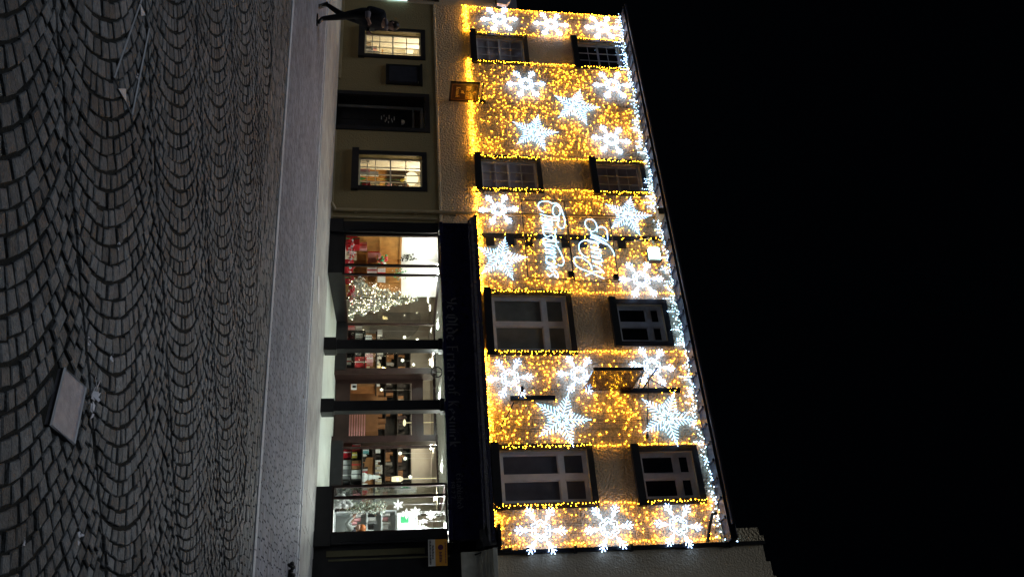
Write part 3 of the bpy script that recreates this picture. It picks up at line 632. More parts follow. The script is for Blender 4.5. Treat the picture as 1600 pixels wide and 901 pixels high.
for (px, py, w_, h_, m, zb, lb, rb) in [
 (563,568,.30,.30,'red',.90,'large bright red gift box left of the shop door','white'),
 (584,562,.26,.20,'pink',1.16,'pale pink box on top of the left low shelf','white'),
 (578,552,.14,.14,'silver',.90,'small silver box beside the large red gift box','white'),
 (575,572,.15,.12,'cream',1.16,'cream box at right end of the left low shelf top','red'),
 (548,566,.20,.16,'white',.64,'white box on bottom board below the large red box','red'),
 (552,512,.22,.22,'pink',.64,'pink gift bag shaped box at left end of low shelf','red'),
 (562,510,.16,.16,'white',.90,'white box above the pink one at left shelf end','silver'),
 (556,524,.18,.18,'silver',.90,'silver box near middle of the left low shelf','white'),
 (573,528,.14,.16,'white',1.16,'white upright box on left low shelf top, by flowers','silver'),
 (550,696,.26,.20,'red',.90,'red patterned box at left of right low shelf','white'),
 (550,708,.26,.24,'red',.64,'deep red box on bottom board of right low shelf','white'),
 (567,704,.13,.14,'teal',1.16,'small teal box on top of the right low shelf','white'),
 (564,711,.13,.12,'yellow',.90,'small yellow box on the right low shelf','white'),
 (543,728,.26,.24,'white',.64,'white box on bottom board, middle of right low shelf','silver'),
 (561,727,.22,.22,'brown',.90,'brown gift box in middle of right low shelf','red'),
 (541,744,.30,.26,'silver',.64,'silver ribboned box at right end of bottom board','white'),
 (556,742,.22,.22,'white',.90,'white ribboned box under the small white tree','silver'),
 ]: gift(px, py, 19.72, w_, h_, m, lb, zb, rb)
for (px, py, w_, h_, m, lb) in [(592,520,.16,.14,'white','small white box at left end of the tan counter top'),(594,553,.10,.16,'silver','upright silver box on tan counter left of lamp'),(593,572,.12,.10,'cream','cream box beside glowing lamp on tan counter'),
    (592,704,.10,.12,'white','small white box at left of right counter top'),(591,733,.18,.18,'white','big white ornament box on right counter top'),(592,752,.12,.16,'cream','cream box at right end of right counter top')]:
    gift(px, py, 20.8, w_, h_, m, lb, 1.46)
# left window display goods
for (px, py, Y, w_, h_, m, zb, lb) in [
 (548,377,17.6,.36,.34,'red',.66,'red wreath box at left edge of the left display window'),(556,385,17.7,.18,.20,'pink',.98,'pink box stacked at left of left display window'),
 (553,395,17.9,.30,.26,'cream',.66,'cream hamper box in the left display window'),(590,398,18.3,.34,.34,'pink',1.20,'big pink toy box high in left display window'),
 (552,421,17.6,.42,.20,'red',.66,'long red cracker box by the window mullion'),(588,424,18.0,.16,.24,'white',1.2,'white card box beside the mullion'),
 (600,430,18.2,.30,.20,'white',1.46,'white printed notice box before wood panelling'),(548,436,17.5,.20,.16,'red',.66,'red parcel at foot of the white Christmas tree')]:
    gift(px, py, Y, w_, h_, m, lb, zb, 'green' if m == 'red' else 'red')
sh = MB(); sh.box(-12.0,-10.98,18.15,18.52,1.17,1.20); sh.box(-11.9,-11.2,18.1,18.52,1.43,1.46); sh.box(-11.98,-11.95,18.15,18.5,.66,1.17); sh.box(-11.02,-10.99,18.15,18.5,.66,1.17); sh.box(-11.6,-11.56,18.2,18.5,1.20,1.43)
tag(sh.build('display_stand', M['wood']), 'wooden display stand in front of the orange panelling', 'stand')
# toy / garland figures in left window
def cluster(name, label, cat, c, r, n, ms, sz=.03, sq=(1,1,1)):
    b = MB()
    for k_ in range(n):
        d = Vector((random.gauss(0,.5)*sq[0], random.gauss(0,.5)*sq[1], random.gauss(0,.5)*sq[2]))*r; b.cur = random.randrange(len(ms)); b.ball(Vector(c)+d, random.uniform(.6,1.2)*sz, 6, 4)
    return tag(b.build(name, [M[m] for m in ms]), label, cat)
cluster('garland', 'dark spiky garland fixed high on the white display wall', 'garland', at(637,402,18.4), .16, 60, ['shelfdark','frost','shelfdark'], .022, (.6,.5,1.2))
cluster('garland', 'green and white garland beside the notice in left window', 'garland', at(625,428,18.3), .14, 50, ['frost','green','white'], .022)
cluster('soft_toy', 'red and green elf toy by the mullion of left window', 'toy', at(598,408,18.0), .12, 40, ['red','green','red','white'], .04)
cluster('poinsettia', 'red poinsettia heap along the floor of left window', 'flowers', at(548,455,17.5)+Vector((0,0,.02)), .16, 70, ['red','pink','red','brown'], .03, (1.6,.6,.4))
cluster('bauble_heap', 'heap of red and white baubles on the floor of left window', 'baubles', at(549,400,17.45)+Vector((0,0,.0)), .2, 70, ['red','white','silver','red','pink'], .032, (2.2,.5,.35))
cluster('white_posy', 'white flower cluster near foot of the lit Christmas tree', 'flowers', at(560,441,17.6), .13, 50, ['white','cream','frost'], .03)
# the white Christmas tree (leaves as small faces)
tb = at(548,466,18.05); tb.z = .66; th = 1.88
tr = thing('christmas_tree', 'frosted white Christmas tree with fairy lights in the left window', 'christmas tree', tb)
q = MB(); q.tube([tb, tb+Vector((0,0,.5)), tb+Vector((0,0,th*.95))], [.04,.03,.008], 6); q.build('trunk', M['trunkm'], tr)
fo = MB(); orn = MB(); fy = MB()
for i in range(2600):
    u = 1-math.sqrt(random.random()); z = .10+u*(th-.10); rr = (1-u)*.46*(1+.18*math.sin(u*38)); a = random.uniform(0,2*PI); rad_ = rr*(random.random()**.35)
    c = tb+Vector((rad_*math.cos(a), rad_*math.sin(a), z)); l = random.uniform(.03,.075); dv = Vector((math.cos(a), math.sin(a), random.uniform(-.5,.3))).normalized(); sv = dv.cross(Vector((random.random()-.5,random.random()-.5,random.random()))).normalized()*.012
    fo.quad(c-sv, c+sv, c+sv*.6+dv*l, c-sv*.6+dv*l)
    if i % 9 == 0: fy.octa(c+dv*.04, .013)
    if i % 24 == 0: orn.ball(c+dv*.03, .032, 8, 5)
fo.build('crown', M['frost'], tr); tag(orn.build('baubles', M['silver'], tr), kind='stuff'); tag(fy.build('fairy_lights', M['fairy'], tr), kind='stuff')
# small white tree + lamp
wt = at(566,745,19.7)
q = MB(); q.lathe((wt.x,19.7,1.16), [(.11,0),(.12,.05),(.06,.14),(.085,.15),(.045,.25),(.06,.26),(.012,.42),(.0,.46)], 10); tag(q.build('tabletop_tree', M['white']), 'small white cone tree on top of the right low shelf', 'ornament')
lt = at(600,579,20.7); tl = thing('table_lamp', 'glowing amber table lamp on the tan counter by the door', 'lamp', (lt.x,20.7,1.46))
q = MB(); q.lathe((lt.x,20.7,1.46), [(.06,0),(.06,.02),(.015,.04),(.015,.16)], 10); q.build('base', M['darkwood'], tl)
q = MB(); q.lathe((lt.x,20.7,1.60), [(.11,0),(.07,.14)], 12); q.build('lamp_shade', M['lampglow'], tl)
# clusters of hanging star lights
STARS = [((632,527),'warm flower light hung high left of first shop post','fairy'),((652,531),'white paper flower light hung beside first shop post','fairy'),((568,517),'yellow flower light low on the left low shelf','fairy'),((557,550),'yellow flower light above the large red gift box','fairy'),
 ((629,563),'white flower light between the two shop posts, upper','fairy'),((646,570),'dim white flower light by the porch frame','fairy'),((625,708),'white flower light, left of pair in right back window','fairy'),((633,716),'white flower light, right of pair in right back window','fairy'),
 ((621,749),'white flower light low by the hanging lantern','fairy'),((641,745),'big flower light on a pale cord in right back window','fairy'),((628,758),'faint white flower light at right edge of back window','fairy'),((596,609),'yellow flower light seen through the door glass','fairy')]
for (px, py), lb, m in STARS:
    c = at(px, py, 19.62 if not (585 < py < 690) else 20.2); t = thing('flower_light', lb, 'fairy light', c, 'flower lights hung inside the shop windows')
    b = MB()
    for k_ in range(6):
        a = k_*PI/3; e = Vector((math.cos(a), -.2, math.sin(a)))*.06; b.tube([c, c+e*.6, c+e], [.008,.022,.004], 5)
    b.build('petals', M['paperflake'], t)
    b = MB(); b.ball(c+Vector((0,-.03,0)), .022, 8, 5); b.build('bulb', M[m], t)
    b = MB(); b.tube([c, (c.x,c.y,3.0)], .003, 4); b.build('cord', M['agent_white'], t)
q = MB(); c = at(610,748,20.0); q.lathe((c.x,20.0,c.z+.15-.12), [(.06,0),(.07,.10),(.07,.22),(.03,.28)], 8); q.tube([(c.x,20,c.z+.25),(c.x,20,3.04)],.006); 
q2 = tag(q.build('hanging_lantern', M['globe']), 'pale hanging lantern on a yellow cord in right back window', 'lantern')
pf = at(640,647,22.8); pt = thing('framed_picture', 'small framed picture on the beige wall seen through the door', 'picture', (pf.x,22.9,pf.z))
q = MB(); q.box(pf.x-.22,pf.x+.22,22.9,22.96,pf.z-.2,pf.z+.16); q.build('picture_frame', M['shelfdark'], pt); q = MB(); q.box(pf.x-.16,pf.x+.16,22.89,22.90,pf.z-.14,pf.z+.10); q.build('canvas', M['alcove'], pt)
q = MB(); c = at(632,660,20.6); q.ball(c, .09, 12, 6, .45); q.tube([c,(c.x,c.y,3.04)],.006); tag(q.build('pendant_lamp', M['globe'], smooth=True), 'pale oval pendant lamp seen through the shop door', 'lamp')
q = MB(); c = at(558,662,20.9)
for k_ in range(9): q.box(c.x-.42, c.x+.42, 20.9, 20.93, .62+k_*.065, .655+k_*.065)
q.box(c.x-.46,c.x-.42,20.88,20.95,.44,1.25); q.box(c.x+.42,c.x+.46,20.88,20.95,.44,1.25); tag(q.build('slatted_screen', M['pink']), 'pinkish slatted screen just inside the shop door', 'screen')
q = MB(); c = at(553,604,DY-.01); q.box(c.x-.08,c.x+.08,DY-.012,DY-.004,c.z-.07,c.z+.07); q.cur = 1; q.box(c.x-.04,c.x+.03,DY-.014,DY-.013,c.z-.04,c.z+.05); tag(q.build('door_notice', [M['white'],M['blackprint']]), 'small white notice stuck on the shop door glass', 'notice')
q = MB(); c = at(590,640,21.5)
for k_ in range(7): q.box(c.x-.5+k_*.16, c.x-.40+k_*.16, 21.4, 21.5, 1.5, 1.5+random.uniform(.08,.25))
q.box(c.x-.6,c.x+.7,21.3,21.7,.44,1.5); tag(q.build('goods_table', M['brown']), 'brown goods table with bottles seen through the shop door', 'table')
# right window: white cabinet, chiller, paper snowflakes, person
cb = thing('display_cabinet', 'tall white open shelf cabinet in the right display window', 'cabinet', (-4.75,18.5,.6))
q = MB(); a, b = at(545,800,18.5), at(545,833,18.5)
q.box(a.x, -4.26, 18.7, 18.74, .6, 1.95)
for z in (.6,.95,1.3,1.62,1.93): q.box(a.x, -4.26, 18.4, 18.7, z, z+.03)
q.box(a.x, a.x+.03, 18.4, 18.7, .6, 1.95); q.build('shelves', M['cabinet'], cb)
q = MB()
for z in (.98,1.33,1.65):
    x = a.x+.06
    while x < -4.35: q.cur = random.choice([0,1,2,3,0]); wd = random.uniform(.05,.1); q.box(x, x+wd, 18.45, 18.55, z, z+random.uniform(.1,.22)); x += wd+.02
tag(q.build('packets', [M['white'],M['shelfdark'],M['silver'],M['pink']], cb), kind='stuff')
ch = MB(); p0, p1 = at(612,803,18.2), at(650,833,18.2)
ch.box(p0.x, -4.27, 18.18, 18.36, 1.97, p1.z); ch.cur = 1; ch.box(p0.x+.05, p0.x+.2, 18.172, 18.18, 2.05, 2.22); ch.cur = 2; ch.box(p0.x-.02, p0.x, 18.16, 18.36, 1.96, p1.z+.03); ch.box(p0.x-.02,-4.27,18.16,18.36,p1.z,p1.z+.03)
tag(ch.build('light_box', [M['cabinet'],M['green'],M['white']]), 'pale grey sign box with green mark above the white cabinet', 'sign')
ga = MB()
for i in range(900):
    t_ = random.random(); c = at(540+62*t_, 792+random.gauss(0,4.5), 17.75)+Vector((0,random.gauss(0,.04),0)); l = random.uniform(.02,.05); dv = Vector((random.gauss(0,1),random.gauss(0,1),random.gauss(0,1))).normalized(); sv = dv.orthogonal().normalized()*.010
    ga.cur = 1 if i % 9 == 0 else (2 if i % 13 == 0 else 0)
    if ga.cur == 0: ga.quad(c-sv, c+sv, c+sv*.6+dv*l, c-sv*.6+dv*l)
    else: ga.ball(c, .014, 6, 4)
tag(ga.build('garland', [M['frost'],M['white'],M['brown']]), 'thick hanging green garland with white berries in right window', 'garland')
cluster('cotton_snow', 'heap of white cotton snow in the corner of right window', 'decoration', at(532,783,17.5), .17, 60, ['white','white','paperflake'], .05, (.7,.5,1.1))
FLK = [((622,788),'topmost-left paper snowflake beside the right window mullion'),((635,802),'left of the two touching paper snowflakes near the sign box'),((649,799),'right of the two touching paper snowflakes near the sign box'),((673,804),'highest paper snowflake, nearest the lintel, in right window'),((661,814),'paper snowflake turned edge-on below the highest one'),((656,825),'lower paper snowflake left of the bottom pair'),((666,830),'lowest right paper snowflake at the window edge')]
for k_, ((px, py), lb) in enumerate(FLK):
    c = at(px, py, 17.75); t = thing('paper_snowflake', lb, 'paper snowflake', c, 'white paper snowflakes hung in the right window')
    b = MB(); rr = .125; turn = R(75) if k_ == 4 else R(random.uniform(-20,20))
    poly = []
    for i in range(48):
        a = 2*PI*i/48; s_ = abs(math.cos(3*a)); m_ = .42+.58*s_**1.6 if i % 2 == 0 else .30+.50*s_**2.5
        poly.append(Vector((rr*m_*math.cos(a)*math.cos(turn), rr*m_*math.cos(a)*math.sin(turn), rr*m_*math.sin(a)))+c)
    n_ = len(poly); off = Vector((0,.008,0)); vs = [c]+poly+[c+off]+[p_+off for p_ in poly]
    fs = [(0,1+i,1+(i+1) % n_) for i in range(n_)]+[(n_+1,n_+2+(i+1) % n_,n_+2+i) for i in range(n_)]+[(1+i,n_+2+i,n_+2+(i+1) % n_,1+(i+1) % n_) for i in range(n_)]
    b.add(vs, fs); b.build('flake', M['paperflake'], t)
    b = MB(); b.tube([c+Vector((0,0,.1)), (c.x,c.y,3.03)], .002, 4); b.build('thread', M['white'], t)

# ------------------------------------------------------------------ NEIGHBOURS
nl = thing('neighbour_house', 'low roughcast neighbour house at the photo edge behind the walker', 'building', (-23,17,.29))
q = MB(); wall_sheet(q, -29, XL-.004, .2, 4.9, []); q.build('wall', M['grey_render'], nl); q = MB(); q.quad((-29,22,4.9),(XL,22,4.9),(XL,22,.2),(-29,22,.2)); q.build('rear_wall', M['grey_render'], nl)
q = MB(); q.prism([(-29,16.85,4.88),(-29,19.5,6.2),(-29,22.2,4.88)], (8.6,0,0)); q.build('roof', M['slate'], nl)
lb_ = thing('light_box', 'cyan lit window, built as a glowing box, on the neighbour wall at the photo edge', 'sign', (-20.9,16.95,1.6))
q = MB(); q.box(-21.4,-20.40,16.87,17.0,1.60,2.22); q.build('lit_panel', M['cyanlamp'], lb_)  # lit window pushed proud so its sides throw cyan on the wall
q = MB(); q.box(-21.44,-20.385,16.98,17.0,1.56,1.60); q.box(-21.44,-20.385,16.85,17.0,2.22,2.26); q.build('box_frame', M['sash'], lb_)
q = MB(); q.box(-21.8,-20.5,16.8,17.0,2.62,3.05); q.profile([(17,3.05),(16.7,3.05),(16.7,3.1),(17,3.2)],-21.85,-20.45); q.build('canopy', M['black'], nl)
al = thing('alarm_box', 'pale lilac alarm box at the roof corner above the walker', 'alarm box', (-20.47,16.9,4.95))
c = at(780,8); q = MB(); q.prism([(c.x-.22,16.88,4.98),(c.x+.05,16.88,4.98),(c.x+.12,16.88,5.25),(c.x-.10,16.88,5.40),(c.x-.22,16.88,5.40)], (0,.13,0)); q.build('cover', M['boxwhite'], al, bevel=.01)
q = MB(); q.box(c.x-.2, c.x+.0, 17.0, 17.03, 4.9, 5.3); q.build('back_plate', M['alcove'], al)
nr = thing('neighbour_house', 'unlit grey roughcast house right of the decorated front', 'building', (-1,17,.29))
q = MB(); q.add([(XR+.06,17,3.95),(6,17,3.95),(6,17,10.0),(-2.9,17,10.0),(-2.9,17,9.90),(-3.25,17,9.90),(-3.25,17,9.83),(-3.55,17,9.83),(-3.55,17,9.74),(XR+.06,17,9.74)], [tuple(range(10))])
q.quad((XR+.06,17.4,3.95),(XR+.06,17,3.95),(XR+.06,17,9.7),(XR+.06,17.4,9.7)); q.build('wall', M['grey_render'], nr)
q = MB(); q.prism([(-2.9,17.02,9.99),(-2.9,20.6,10.4),(-2.9,24,9.9)], (9,0,0)); q.build('roof', M['slate'], nr)
q = MB(); q.box(XR-.02, XR+.055, 16.93, 17.0, 3.9, 9.78); q.tube([(XR+.02,16.9,3.9),(XR+.0,16.88,4.1),(XR-.02,16.9,4.25)],.05,8)
for z in (4.6,5.6,6.8,8.0,9.0): q.box(XR-.05, XR+.09, 16.9, 17.0, z-.03, z+.03)
q.build('drainpipe', M['black'], nr)
q = MB(); q.box(-3.94,-2.6,16.80,17.05,3.22,3.62)
for i, (za, zb, pr) in enumerate(((3.62,3.70,.03),(3.70,3.76,.06),(3.76,3.84,.10),(3.84,3.93,.15))): q.box(-3.94-pr*.2,-2.6,16.80-pr,17.05,za,zb)
q.build('capital', M['stone'], nr, bevel=.006)
q = MB(); q.box(SX1+.002,-1.2,17.02,17.1,.28,3.22); q.box(-3.94,-3.3,16.9,17.02,.28,3.22); 
q.build('dark_shopfront', M['black'], nr)
q = MB(); a_ = at(600,861); b_ = at(600,874); q.box(a_.x-.05,a_.x+.07,16.99,17.02,.55,2.5); q.box(b_.x-.02,b_.x+.015,16.88,16.9,.6,3.0); q.build('pilaster_trim', M['oliveline'], nr)
ab = thing('agent_sign', 'amber and white board with dark roundel beside the shop window', 'sign', (-3.95,16.85,2.56))
z0, z1, zm = 2.56, 2.94, 2.70
q = MB(); q.box(-4.22,-3.70,16.84,16.87,zm,z1); q.build('amber_panel', M['agent_yellow'], ab)
q = MB(); q.box(-4.22,-3.70,16.84,16.87,z0,zm); q.build('white_panel', M['agent_white'], ab)
q = MB(); cx, cz = -4.06, 2.81; q.prism([(cx+.055*math.cos(a*PI/10),16.836,cz+.055*math.sin(a*PI/10)) for a in range(20)], (0,.003,0))
for k_ in range(7): q.box(-3.97+.03*k_,-3.95+.03*k_,16.836,16.839,2.78,2.78+random.choice([.04,.055]))
for k_ in range(14): q.box(-4.17+.031*k_,-4.15+.031*k_,16.836,16.839,2.895,2.915)
q.build('roundel', M['plum'], ab)
q = MB()
for k_ in range(17): q.box(-4.20+.028*k_,-4.18+.028*k_,16.836,16.839,2.585,2.585+random.choice([.025,.035]))
for k_ in range(9): q.box(-4.10+.03*k_,-4.078+.03*k_,16.836,16.839,2.64,2.64+random.choice([.025,.035]))
q.build('print', M['blackprint'], ab)
q = MB(); q.tube([at(765,800,16.9), at(758,825,16.7), at(762,845,16.75), at(752,862,16.8), at(742,866,16.8)], .016, 6); tag(q.build('cable', M['wire']), 'black cable looping over the end of the shop cornice', 'cable')

# ------------------------------------------------------------------ CHRISTMAS LIGHTS
FLAKES = [  # px, py, radius px, type, label
 (780,30,30,'A','lowest snowflake of the far left edge column, above walker'), (861,38,28,'A','middle snowflake of the far left edge column'), (941,43,28,'A','top snowflake of the far left edge column, by the eaves'),
 (822,131,31,'A','open snowflake above the small brown hanging sign'), (957,133,31,'A','open snowflake under eaves, right of top left window'), (900,167,36,'B','dense star snowflake in centre of the left bay, highest dense one there'), (835,207,36,'B','dense star snowflake left of the lower small-paned window with blind'), (955,218,31,'A','open snowflake under eaves, left of second top window'),
 (779,327,32,'A','snowflake crossed by the drainpipe, below the word Christmas'), (981,337,36,'B','dense star snowflake above the word Merry'), (783,404,40,'B','dense star snowflake just above the shop cornice, by toothed quoins'), (1002,436,36,'A','open snowflake below the white floodlight'),
 (797,590,38,'A','open snowflake left of the short black wall bar'), (905,585,36,'A','open snowflake behind the brown projecting board'), (1019,572,36,'A','open snowflake behind the board bracket, under the eaves'), (878,655,44,'B','dense star snowflake in the right bay, lower one'), (1042,652,44,'B','dense star snowflake beside the thin rod, under the eaves'),
 (845,828,42,'A','lowest snowflake of the right edge column, nearest shop'), (952,824,40,'A','middle snowflake of the right edge column'), (1060,820,38,'A','top snowflake of the right edge column')]
def arm_pts(a): return Vector((math.cos(a), 0, math.sin(a))), Vector((-math.sin(a), 0, math.cos(a)))
def flakeA():
    t = MB(); w_ = MB(); tr_ = .0115
    for k_ in range(6):
        d, n = arm_pts(PI/2+k_*PI/3)
        t.tube([d*.16, d*.98], tr_, 4)
        for (s0, ln) in ((.62,.22),(.78,.16)):
            for sg in (1,-1): t.tube([d*s0, d*(s0+ln*.75)+n*(sg*ln*.75)], tr_, 4)
        t.tube([d*.46+n*.0, d*.56+n*.07, d*.68, d*.56-n*.07, d*.46], tr_, 4)
        d2, n2 = arm_pts(PI/2+(k_+.5)*PI/3)
        t.tube([d*.17, d2*.27, arm_pts(PI/2+(k_+1)*PI/3)[0]*.17], tr_, 4)
        t.tube([d*.32, d2*.40+n2*.0, arm_pts(PI/2+(k_+1)*PI/3)[0]*.32], tr_*.8, 4)
        w_.tube([d2*.40, d2*.60+n2*.07, d2*.62-n2*.07, d2*.40], .006, 3)
    w_.tube([arm_pts(PI/2+(k_+.5)*PI/3)[0]*.40 for k_ in range(6)], .005, 3, True)
    return t, w_
def flakeB():
    t = MB(); w_ = MB(); tr_ = .0085
    for k_ in range(5):
        d, n = arm_pts(PI/2+k_*2*PI/5)
        t.tube([d*.06, d*.80], tr_, 4)
        t.tube([d*.78, d*.86+n*.05, d*.95, d*.86-n*.05], tr_, 4, True); t.tube([d*.95, d*1.05], tr_, 4)
        for i in range(5):
            s0 = .15+.135*i; ln = min(.30, .36-.05*i) if i else .15
            for sg in (1,-1): t.tube([d*s0, d*(s0+ln*.62)+n*(sg*ln*.78)], tr_, 4)
        d2, n2 = arm_pts(PI/2+(k_+.5)*2*PI/5)
        t.tube([d*.12, d2*.18, arm_pts(PI/2+(k_+1)*2*PI/5)[0]*.12], tr_, 4)
        t.tube([d2*.18, d2*.50], tr_, 4)
        for sg in (1,-1): t.tube([d2*.34, d2*.46+n2*(sg*.09)], tr_, 4)
        w_.tube([d*.5+n*.01, d2*.42, arm_pts(PI/2+(k_+1)*2*PI/5)[0]*.5], .005, 3)
    return t, w_
PROTO = {}
def make_flake(kind, label):
    o = thing('light_snowflake', label, 'light decoration', (0,0,0), 'lit snowflakes on the front')
    t, w_ = (flakeA if kind == 'A' else flakeB)()
    t.build('rope_light', M['rope' if kind == 'A' else 'rope_blue'], o); w_.build('wire_frame', M['wire'], o); return o
spots_ = []
for i, (px, py, rp, kind, lb) in enumerate(FLAKES):
    c = at(px, py, 16.88); rr = (at(px+rp, py, 16.88)-at(px-rp, py, 16.88)).length/2
    if kind not in PROTO: PROTO[kind] = make_flake(kind, lb); o = PROTO[kind]
    else: o = copy_tree(PROTO[kind])
    o['label'] = lb; o.location = c; o.scale = (rr, .9, rr); o.rotation_euler = (0, R(random.uniform(-9,9)), 0)
    spots_.append((c.x, c.z, rr))
# amber light nets in the bays between the windows
NETS = [(-20.30,-19.14,'amber bulb net on the narrow bay at the left edge',[UPL[0],UPL[1]]), (-18.02,-14.34,'broad amber bulb net between the two columns of small-paned windows',[]), (-13.34,-10.10,'amber bulb net behind the Merry Christmas lettering',[]), (-8.55,-6.14,'amber bulb net behind the brown projecting board',[]), (-4.93,-4.02,'amber bulb net on the narrow bay at the right edge',[])]
for (xa, xb, lb, _) in NETS:
    t = thing('light_net', lb, 'fairy lights', ((xa+xb)/2, 16.97, 3.95), 'amber light nets')
    b = MB(); wr = MB()
    k_ = 0; step = .105; zc = 4.02; ph = random.uniform(0, 6)
    while zc < 8.84:
        xc = xa+random.uniform(0, step)
        while xc < xb:
            x = xc+random.gauss(0,.028); z = zc+random.gauss(0,.034)
            dn = .50+.34*math.sin(x*3.1+ph+1.7*math.sin(z*1.3))*math.sin(z*2.3+ph)
            near = any((x-sx)**2+(z-sz)**2 < (sr*.6)**2 for sx, sz, sr in spots_)
            if xa < x < xb and random.random() < (dn*.55 if near else dn):
                b.octa((x, random.uniform(16.935,16.965), z), .0072*random.uniform(.75,1.2), .010)
                if random.random() < .22: b.octa((x+random.uniform(-.05,.05), 16.95, z+random.uniform(-.05,.05)), .0072, .010)
            xc += step*random.uniform(.85,1.15)
        zc += step*.95
    for _k in range(int((xb-xa)*85)):                       # dense lower edge
        b.octa((random.uniform(xa,xb), random.uniform(16.90,16.96), 3.93+.10*random.random()**1.3+random.gauss(0,.035)), .0075, .010)
    for xe in (xa+.04, xb-.04):                                  # strings down both edges
        z = 4.0
        while z < 8.85: b.octa((xe+random.gauss(0,.015), 16.945, z), .0075, .010); z += random.uniform(.05,.10)
    for _k in range(int((xb-xa)*5)):
        x = random.uniform(xa,xb); wr.tube([(x,16.975,8.85),(x+random.uniform(-.1,.1),16.97,6.4),(x+random.uniform(-.1,.1),16.975,3.98)], .003, 3)
    tag(b.build('bulbs', M['amber'], t), kind='stuff'); wr.build('wire', M['wire'], t)
ic = thing('icicle_lights', 'cool white icicle string running the length of the eaves', 'fairy lights', (-12,16.95,8.8))
b = MB(); x = -20.28; wr = MB(); pts = []
while x < -4.25:
    z = 8.80+.04*math.sin(x*2.1)+random.gauss(0,.03); 
    for _k in range(1 if random.random() < .7 else 2): b.octa((x+random.gauss(0,.02), random.uniform(16.88,16.96), z+random.gauss(0,.030)), .0090, .012)
    if random.random() < .20:
        dz = random.uniform(.05,.22)
        while dz > 0: b.octa((x+random.gauss(0,.01), 16.95, z-dz), .009, .013); dz -= .06
    pts.append((x,16.94,z)); x += .042
for p_ in ((1120,838),(1133,842),(1147,846),(1152,845),(1126,830),(1140,844)):
    q_ = at(*p_, 16.95); b.octa(q_, .013, .016)
tag(b.build('bulbs', M['coolled'], ic), kind='stuff'); wr.tube(pts[::6], .006, 4); wr.build('wire', M['wire'], ic)
# Merry / Christmas motif: script traced on two wire frames, real neon tube 8 cm off the wall
def zz(p, Y=16.86): return at(800+p[0]/6.006, 300+p[1]/6.006, Y)
def smooth(pts, n=4):
    P = [Vector(p) for p in pts]; out = []
    for i in range(len(P)-1):
        p0, p1, p2, p3 = P[max(i-1,0)], P[i], P[i+1], P[min(i+2,len(P)-1)]
        for k_ in range(n):
            t_ = k_/n; out.append(.5*((2*p1)+(p2-p0)*t_+(2*p0-5*p1+4*p2-p3)*t_*t_+(3*p1-p0-3*p2+p3)*t_**3))
    return out+[P[-1]]
def motif(label, corners, strokes, rungs, boxp):
    t = thing('neon_motif', label, 'light decoration', zz(corners[0], 16.9), 'greeting motifs')
    f = MB(); cs = [zz(c_, 16.88) for c_ in corners]; f.tube(cs, .014, 4, True)
    for a_, b_ in rungs: f.tube([zz(a_,16.88), zz(b_,16.88)], .007, 4)
    q_ = zz(boxp, 16.88); f.box(q_.x-.09, q_.x+.05, 16.84, 16.92, q_.z-.06, q_.z+.06); f.build('frame', M['wire'], t)
    n_ = MB()
    for st in strokes: n_.tube(smooth([zz(p_) for p_ in st]), .0125, 5)
    n_.build('script', M['neon'], t)
CH = [[(300,190),(268,172),(248,140),(254,102),(290,88),(345,90),(378,108),(405,104),(440,120),(462,160),(478,205),(492,250),(495,300),(482,335),(450,335),(425,305)],
      [(425,305),(440,262),(415,235),(388,205),(382,165),(400,128),(430,130),(452,160),(452,200),(430,228),(400,232)],
      [(262,205),(330,225),(400,240),(440,238),(430,262),(380,262),(270,238)],[(270,240),(330,262),(372,272),(360,290),(272,262)],
      [(272,265),(340,292),(375,290),(372,315),(290,300)],[(280,318),(345,322),(380,345),(330,345),(285,342)],
      [(410,345),(404,400),(412,455),(418,500),(445,545),(468,595),(484,640),(482,672),(462,692),(430,680)],[(285,360),(340,372),(420,372)],
      [(290,362),(300,395),(330,420),(370,405),(392,430),(370,452),(310,432),(292,440),(300,470)],[(440,470),(360,462),(298,470),(300,492),(340,500)],[(300,480),(390,500),(440,520)],
      [(305,505),(380,520),(400,545),(310,530)],[(308,535),(380,552),(408,575),(312,562)],[(312,568),(385,588),(410,612),(318,602)],
      [(318,612),(360,610),(400,640),(392,675),(340,660),(316,640),(330,620)],[(318,660),(360,682),(420,700),(390,712),(330,700)],[(320,720),(350,715),(372,745),(400,735),(425,760),(432,798),(405,790),(390,765),(355,790),(332,770)]]
MR = [[(745,368),(712,345),(688,308),(692,270),(722,255),(765,265),(790,300),(795,335),(778,362),(745,372),(740,392)],
      [(800,372),(798,345),(828,326),(868,335),(890,365),(896,410),(892,458),(840,430),(740,395)],[(742,405),(820,440),(895,490),(850,478),(735,418)],[(735,428),(800,440),(870,470),(925,520),(955,570),(962,600)],
      [(760,480),(700,455),(660,460),(632,485),(628,530),(648,575),(685,605),(720,612)],[(690,450),(760,462),(820,480)],
      [(735,478),(770,470),(805,490),(800,520),(760,520),(738,505)],[(738,520),(790,540),(822,535),(830,560),(790,565),(742,552)],[(742,560),(800,580),(828,580),(835,605),(800,606),(748,596)],[(748,605),(800,620),(835,625),(850,650),(800,655),(755,640)],[(755,650),(820,672),(845,690)],[(760,690),(800,700),(850,740),(862,760)],
      [(750,725),(735,680),(690,635),(630,610),(588,615),(580,645),(605,690),(655,722),(720,745),(770,768),(820,790),(865,810)],[(690,785),(740,760),(780,745),(840,752)]]
motif('glowing script reading Christmas in an upright black wire frame', [(85,72),(490,85),(580,820),(150,800)], CH, [((95,207),(505,222)),((112,340),(520,352)),((130,570),(545,580)),((275,78),(365,812))], (548,778))
motif('glowing script reading Merry in the shorter wire frame', [(515,240),(915,248),(1005,845),(590,835)], MR, [((535,352),(930,360)),((565,605),(968,625)),((715,244),(795,840))], (975,805))
